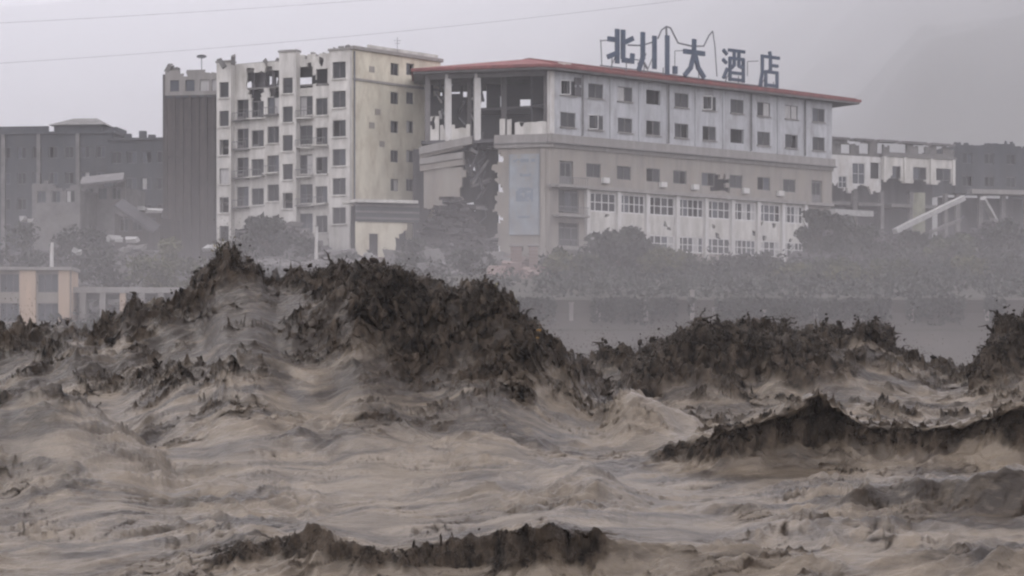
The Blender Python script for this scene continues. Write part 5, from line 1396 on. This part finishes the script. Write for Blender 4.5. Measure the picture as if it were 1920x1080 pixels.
# low growth that nobody could count along the top of the wall and over the slope
def undergrowth():
    r = np.random.default_rng(77)
    n = 26000
    Y = r.uniform(167.6, 204, n); u = r.uniform(-.27, .27, n); x = u * Y
    keep = fbm(x / 5, Y / 5, 3, 41) + np.where(u > .01, .30, -.12) > 0
    x, Y = x[keep], Y[keep]; n = len(x)
    z = terrain_h(x, Y) + r.exponential(.35, n)
    xh = r.uniform(-24, 46, 9000); kh = fbm(xh / 4, xh * 0 + 2.5, 3, 44) > -.05; xh = xh[kh]
    zh = 8.2 - r.exponential(.9, len(xh)) * (1 + fbm(xh / 3, xh * 0 + 7, 2, 45)); yh = 165.75 - r.uniform(0, .3, len(xh))
    x = np.concatenate([x, xh]); Y = np.concatenate([Y, yh]); z = np.concatenate([z, np.maximum(zh, 4.9)]); n = len(x)
    P = np.stack([x, Y, z], -1); sz = r.uniform(.15, .42, n)
    a1 = r.normal(0, 1, (n, 3)); a1[:, 2] += .6; a1 /= np.linalg.norm(a1, axis=1, keepdims=True)
    a2 = np.cross(a1, r.normal(0, 1, (n, 3))); a2 /= np.linalg.norm(a2, axis=1, keepdims=True)
    q = np.stack([P - a1 * sz[:, None], P + a2 * sz[:, None] * .4, P + a1 * sz[:, None], P - a2 * sz[:, None] * .4], 1)
    o = link('undergrowth', poly_mesh('undergrowth', q.reshape(-1, 3), np.arange(n * 4).reshape(n, 4), M_LEAF3))
    tag(o, 'low dark growth covering the far bank', kind='stuff')
undergrowth()

# ------------------------------------------------------------------ small things
def tarp(label, px, py, Y, wd, dp, ht, seed):
    c = at(px, py, Y); n = 14
    X, YY = np.meshgrid(np.linspace(-wd / 2, wd / 2, n), np.linspace(-dp / 2, dp / 2, 8))
    Z_ = ht * (1 - (2 * np.abs(X) / wd) ** 2) + .12 * fbm(X * 1.3, YY * 1.3, 2, seed)
    o = thing('tarp_shelter', label, 'tarp', (c.x, c.y, c.z - ht), 'pale tarps on the bank')
    link('sheet', grid_mesh('sheet', X, YY, Z_, M_TARP), o)
    for sx in (-1, 1):
        for sy in (-1, 1):
            x, y = sx * wd * .42, sy * dp * .42
            zg = ground(c.x + x, c.y + y) - (c.z - ht) - .2
            b = MB().tube([(x, y, zg), (x, y, ht * .25)], .05, 5); m = b.mesh('pole', (0, 0, 0), M_STEEL); link('pole', m, o)
tarp('pale blue-white tarp shelter just above the wall behind the mud crest', 1000, 568, 170, 4.4, 2.6, .7, 1)
tarp('tiny pale tarp low on the right bank', 1832, 550, 172, 1.5, 1.2, .35, 2)
# pale posts
for (px, y0, y1, Y, lb) in ((593, 425, 495, 196, 'pale thin concrete post below the apartment corner'), (97, 455, 500, 185, 'short thin pale post above the peach building')):
    x = xz(px, Y); zg = ground(x, Y) - .3
    o = thing('concrete_post', lb, 'post', (x, Y, zg), 'pale thin posts')
    b = MB().tube([(x, Y, zg), (x, Y, zz((y0 + y1) / 2, Y)), (x + .05, Y, zz(y0, Y))], [.2, .17, .14], 7); b.build('shaft', M_PILLAR, o)
    b = MB().box((x + .05, Y, zz(y0, Y) + .05), (.32, .32, .1)); b.build('cap', M_CONC, o)
# cables against the sky
def cable(label, pts, r):
    P = []
    n = 60
    xsq = np.linspace(pts[0][0], pts[-1][0], n)
    co = np.polyfit([p[0] for p in pts], [p[1] for p in pts], 2)
    for x in xsq:
        P.append(at(x, float(np.polyval(co, x)), 150))
    b = MB().tube(P, r, 5); c = P[n // 2]
    o = b.build('overhead_cable', M_WIRE, base=c); tag(o, label, 'cable', 'overhead cables')
cable('upper thin overhead cable across the pale sky', [(-900, 75), (0, 41), (300, 27), (640, 5), (2500, -190)], .010)
cable('lower thin overhead cable passing above the apartment roofs', [(-900, 155), (0, 111), (400, 92), (800, 58), (1180, 12), (2500, -190)], .010)
b = MB(); b.tube([at(745, 104, 213), at(745, 70, 213)], .03, 4); p = at(745, 104, 213)
o = b.build('roof_antenna', M_STEEL, base=p)
b = MB(); b.bar(at(738, 76, 213), at(752, 76, 213), .03); b.bar(at(740, 81, 213), at(750, 81, 213), .03); b.build('cross_arm', M_STEEL, o)
tag(o, 'thin antenna on the roof above the cream wall', 'antenna')

# branches carried along on the crests
def surf(px, py, Y):
    return at(px, py, Y)
def branch(label, px, py, Y, L, seed, lm=None, nleaf=0, spread=1.0, lean=0.3, leafs=.05):
    r = random.Random(seed); c = at(px, py, Y)
    o = thing('driftwood_branch', label, 'branch', c, 'branches caught in the waves')
    b = MB(); tips = []
    for k in range(9):
        a = lean + spread * r.uniform(-.8, .8)
        l = L * r.uniform(.5, 1.0)
        p0 = c + Vector((r.uniform(-.15, .15) * L, r.uniform(-.1, .1), -.25 * L))
        p1 = p0 + Vector((math.sin(a) * l * .5, r.uniform(-.1, .1), math.cos(a) * l * .55))
        p2 = p1 + Vector((math.sin(a + .4) * l * .4, r.uniform(-.1, .1), math.cos(a + .4) * l * .4))
        b.tube([p0, p1, p2], [.03 * L + .012, .02 * L + .008, .006], 5); tips += [p1, p2, (p1 + p2) / 2]
        for j in range(3):
            q = p1.lerp(p2, r.random()); e = q + Vector((r.uniform(-.2, .2) * L, r.uniform(-.1, .1), r.uniform(0, .25) * L)); b.tube([q, e], [.011, .004], 4); tips.append(e)
    b.build('twigs', M_TWIG, o)
    if nleaf:
        V = []; Fs = []
        for k in range(nleaf):
            t = r.choice(tips) + Vector((r.gauss(0, .1), r.gauss(0, .1), r.gauss(0, .09))) * L
            a = Vector((r.gauss(0, 1), r.gauss(0, 1), r.gauss(0, 1))).normalized() * leafs * r.uniform(.6, 1.5); s = a.cross(Vector((r.gauss(0, 1), r.gauss(0, 1), r.gauss(0, 1)))).normalized() * leafs * .5
            n = len(V); V += [t - a, t + s, t + a, t - s]; Fs.append((n, n + 1, n + 2, n + 3))
        MB().add(V, Fs).build('leaves', lm, o)
branch('leafy twig cluster sticking up from the highest mud crest', 420, 480, 50.5, .62, 1, M_DLEAF2, 60, .9, .0)
branch('yellow-green leafy branch with bent stems on the middle crest', 915, 590, 46.5, .75, 2, M_DLEAF2, 150, 1.0, .3)
branch('ochre-leaved branch at the end of the main mud crest', 985, 650, 46.2, .55, 3, M_DLEAF, 180, 1.2, .2)
branch('dark bare branch on the crest left of the big peak', 320, 590, 50.8, .5, 4, None, 0, 1.0, -.2)
branch('bare twigs poking from the right-hand crest', 1645, 640, 58.5, .5, 5, None, 0, .9, .1)
branch('dark bare twigs on the right-edge plume', 1885, 615, 55.5, .5, 6, None, 0, .8, .2)
branch('bare twigs on the low crest far left', 120, 615, 50.8, .45, 7, None, 0, 1.1, .0)
branch('dark twigs on the rough crest behind the smooth peak', 1410, 625, 58.5, .5, 8, None, 0, .9, -.2)

# ------------------------------------------------------------------ haze
def haze():
    b = MB(); b.hexa([(-2900, -330, -6), (2900, -330, -6), (2900, 4650, -6), (-2900, 4650, -6)], [(-2900, -330, 1500), (2900, -330, 1500), (2900, 4650, 1500), (-2900, 4650, 1500)])
    m = bpy.data.materials.new('damp_air'); m.use_nodes = True
    t = m.node_tree
    for n in list(t.nodes): t.nodes.remove(n)
    v = t.nodes.new('ShaderNodeVolumePrincipled'); v.inputs['Color'].default_value = (.955, .955, .99, 1); v.inputs['Density'].default_value = HAZE_DENSITY; v.inputs['Anisotropy'].default_value = 0.0
    ou = t.nodes.new('ShaderNodeOutputMaterial'); t.links.new(v.outputs['Volume'], ou.inputs['Volume'])
    o = b.build('haze', m); tag(o, kind='stuff')
haze()
# drifting spray over the river and the low town
def mist():
    b = MB(); b.hexa([(-220, 66, -5), (220, 66, -5), (220, 420, -5), (-220, 420, -5)], [(-220, 66, 14), (220, 66, 14), (220, 420, 14), (-220, 420, 14)])
    m = bpy.data.materials.new('spray_mist'); m.use_nodes = True
    t = m.node_tree
    for n in list(t.nodes): t.nodes.remove(n)
    v = t.nodes.new('ShaderNodeVolumePrincipled'); v.inputs['Color'].default_value = (.50, .48, .485, 1); v.inputs['Density'].default_value = .0032
    ou = t.nodes.new('ShaderNodeOutputMaterial'); t.links.new(v.outputs['Volume'], ou.inputs['Volume'])
    o = b.build('mist', m); tag(o, kind='stuff')
mist()
# low cloud lying on the mountain side behind the town
def cloud_bank():
    b = MB(); b.hexa([(-2850, 330, -5), (2850, 330, -5), (2850, 4640, -5), (-2850, 4640, -5)], [(-2850, 330, 1490), (2850, 330, 1490), (2850, 4640, 1490), (-2850, 4640, 1490)])
    m = bpy.data.materials.new('low_cloud'); m.use_nodes = True
    t = m.node_tree
    for n in list(t.nodes): t.nodes.remove(n)
    v = t.nodes.new('ShaderNodeVolumePrincipled'); v.inputs['Color'].default_value = (.965, .965, .99, 1); v.inputs['Density'].default_value = .00045
    ou = t.nodes.new('ShaderNodeOutputMaterial'); t.links.new(v.outputs['Volume'], ou.inputs['Volume'])
    o = b.build('cloud_mist', m); tag(o, kind='stuff')
cloud_bank()
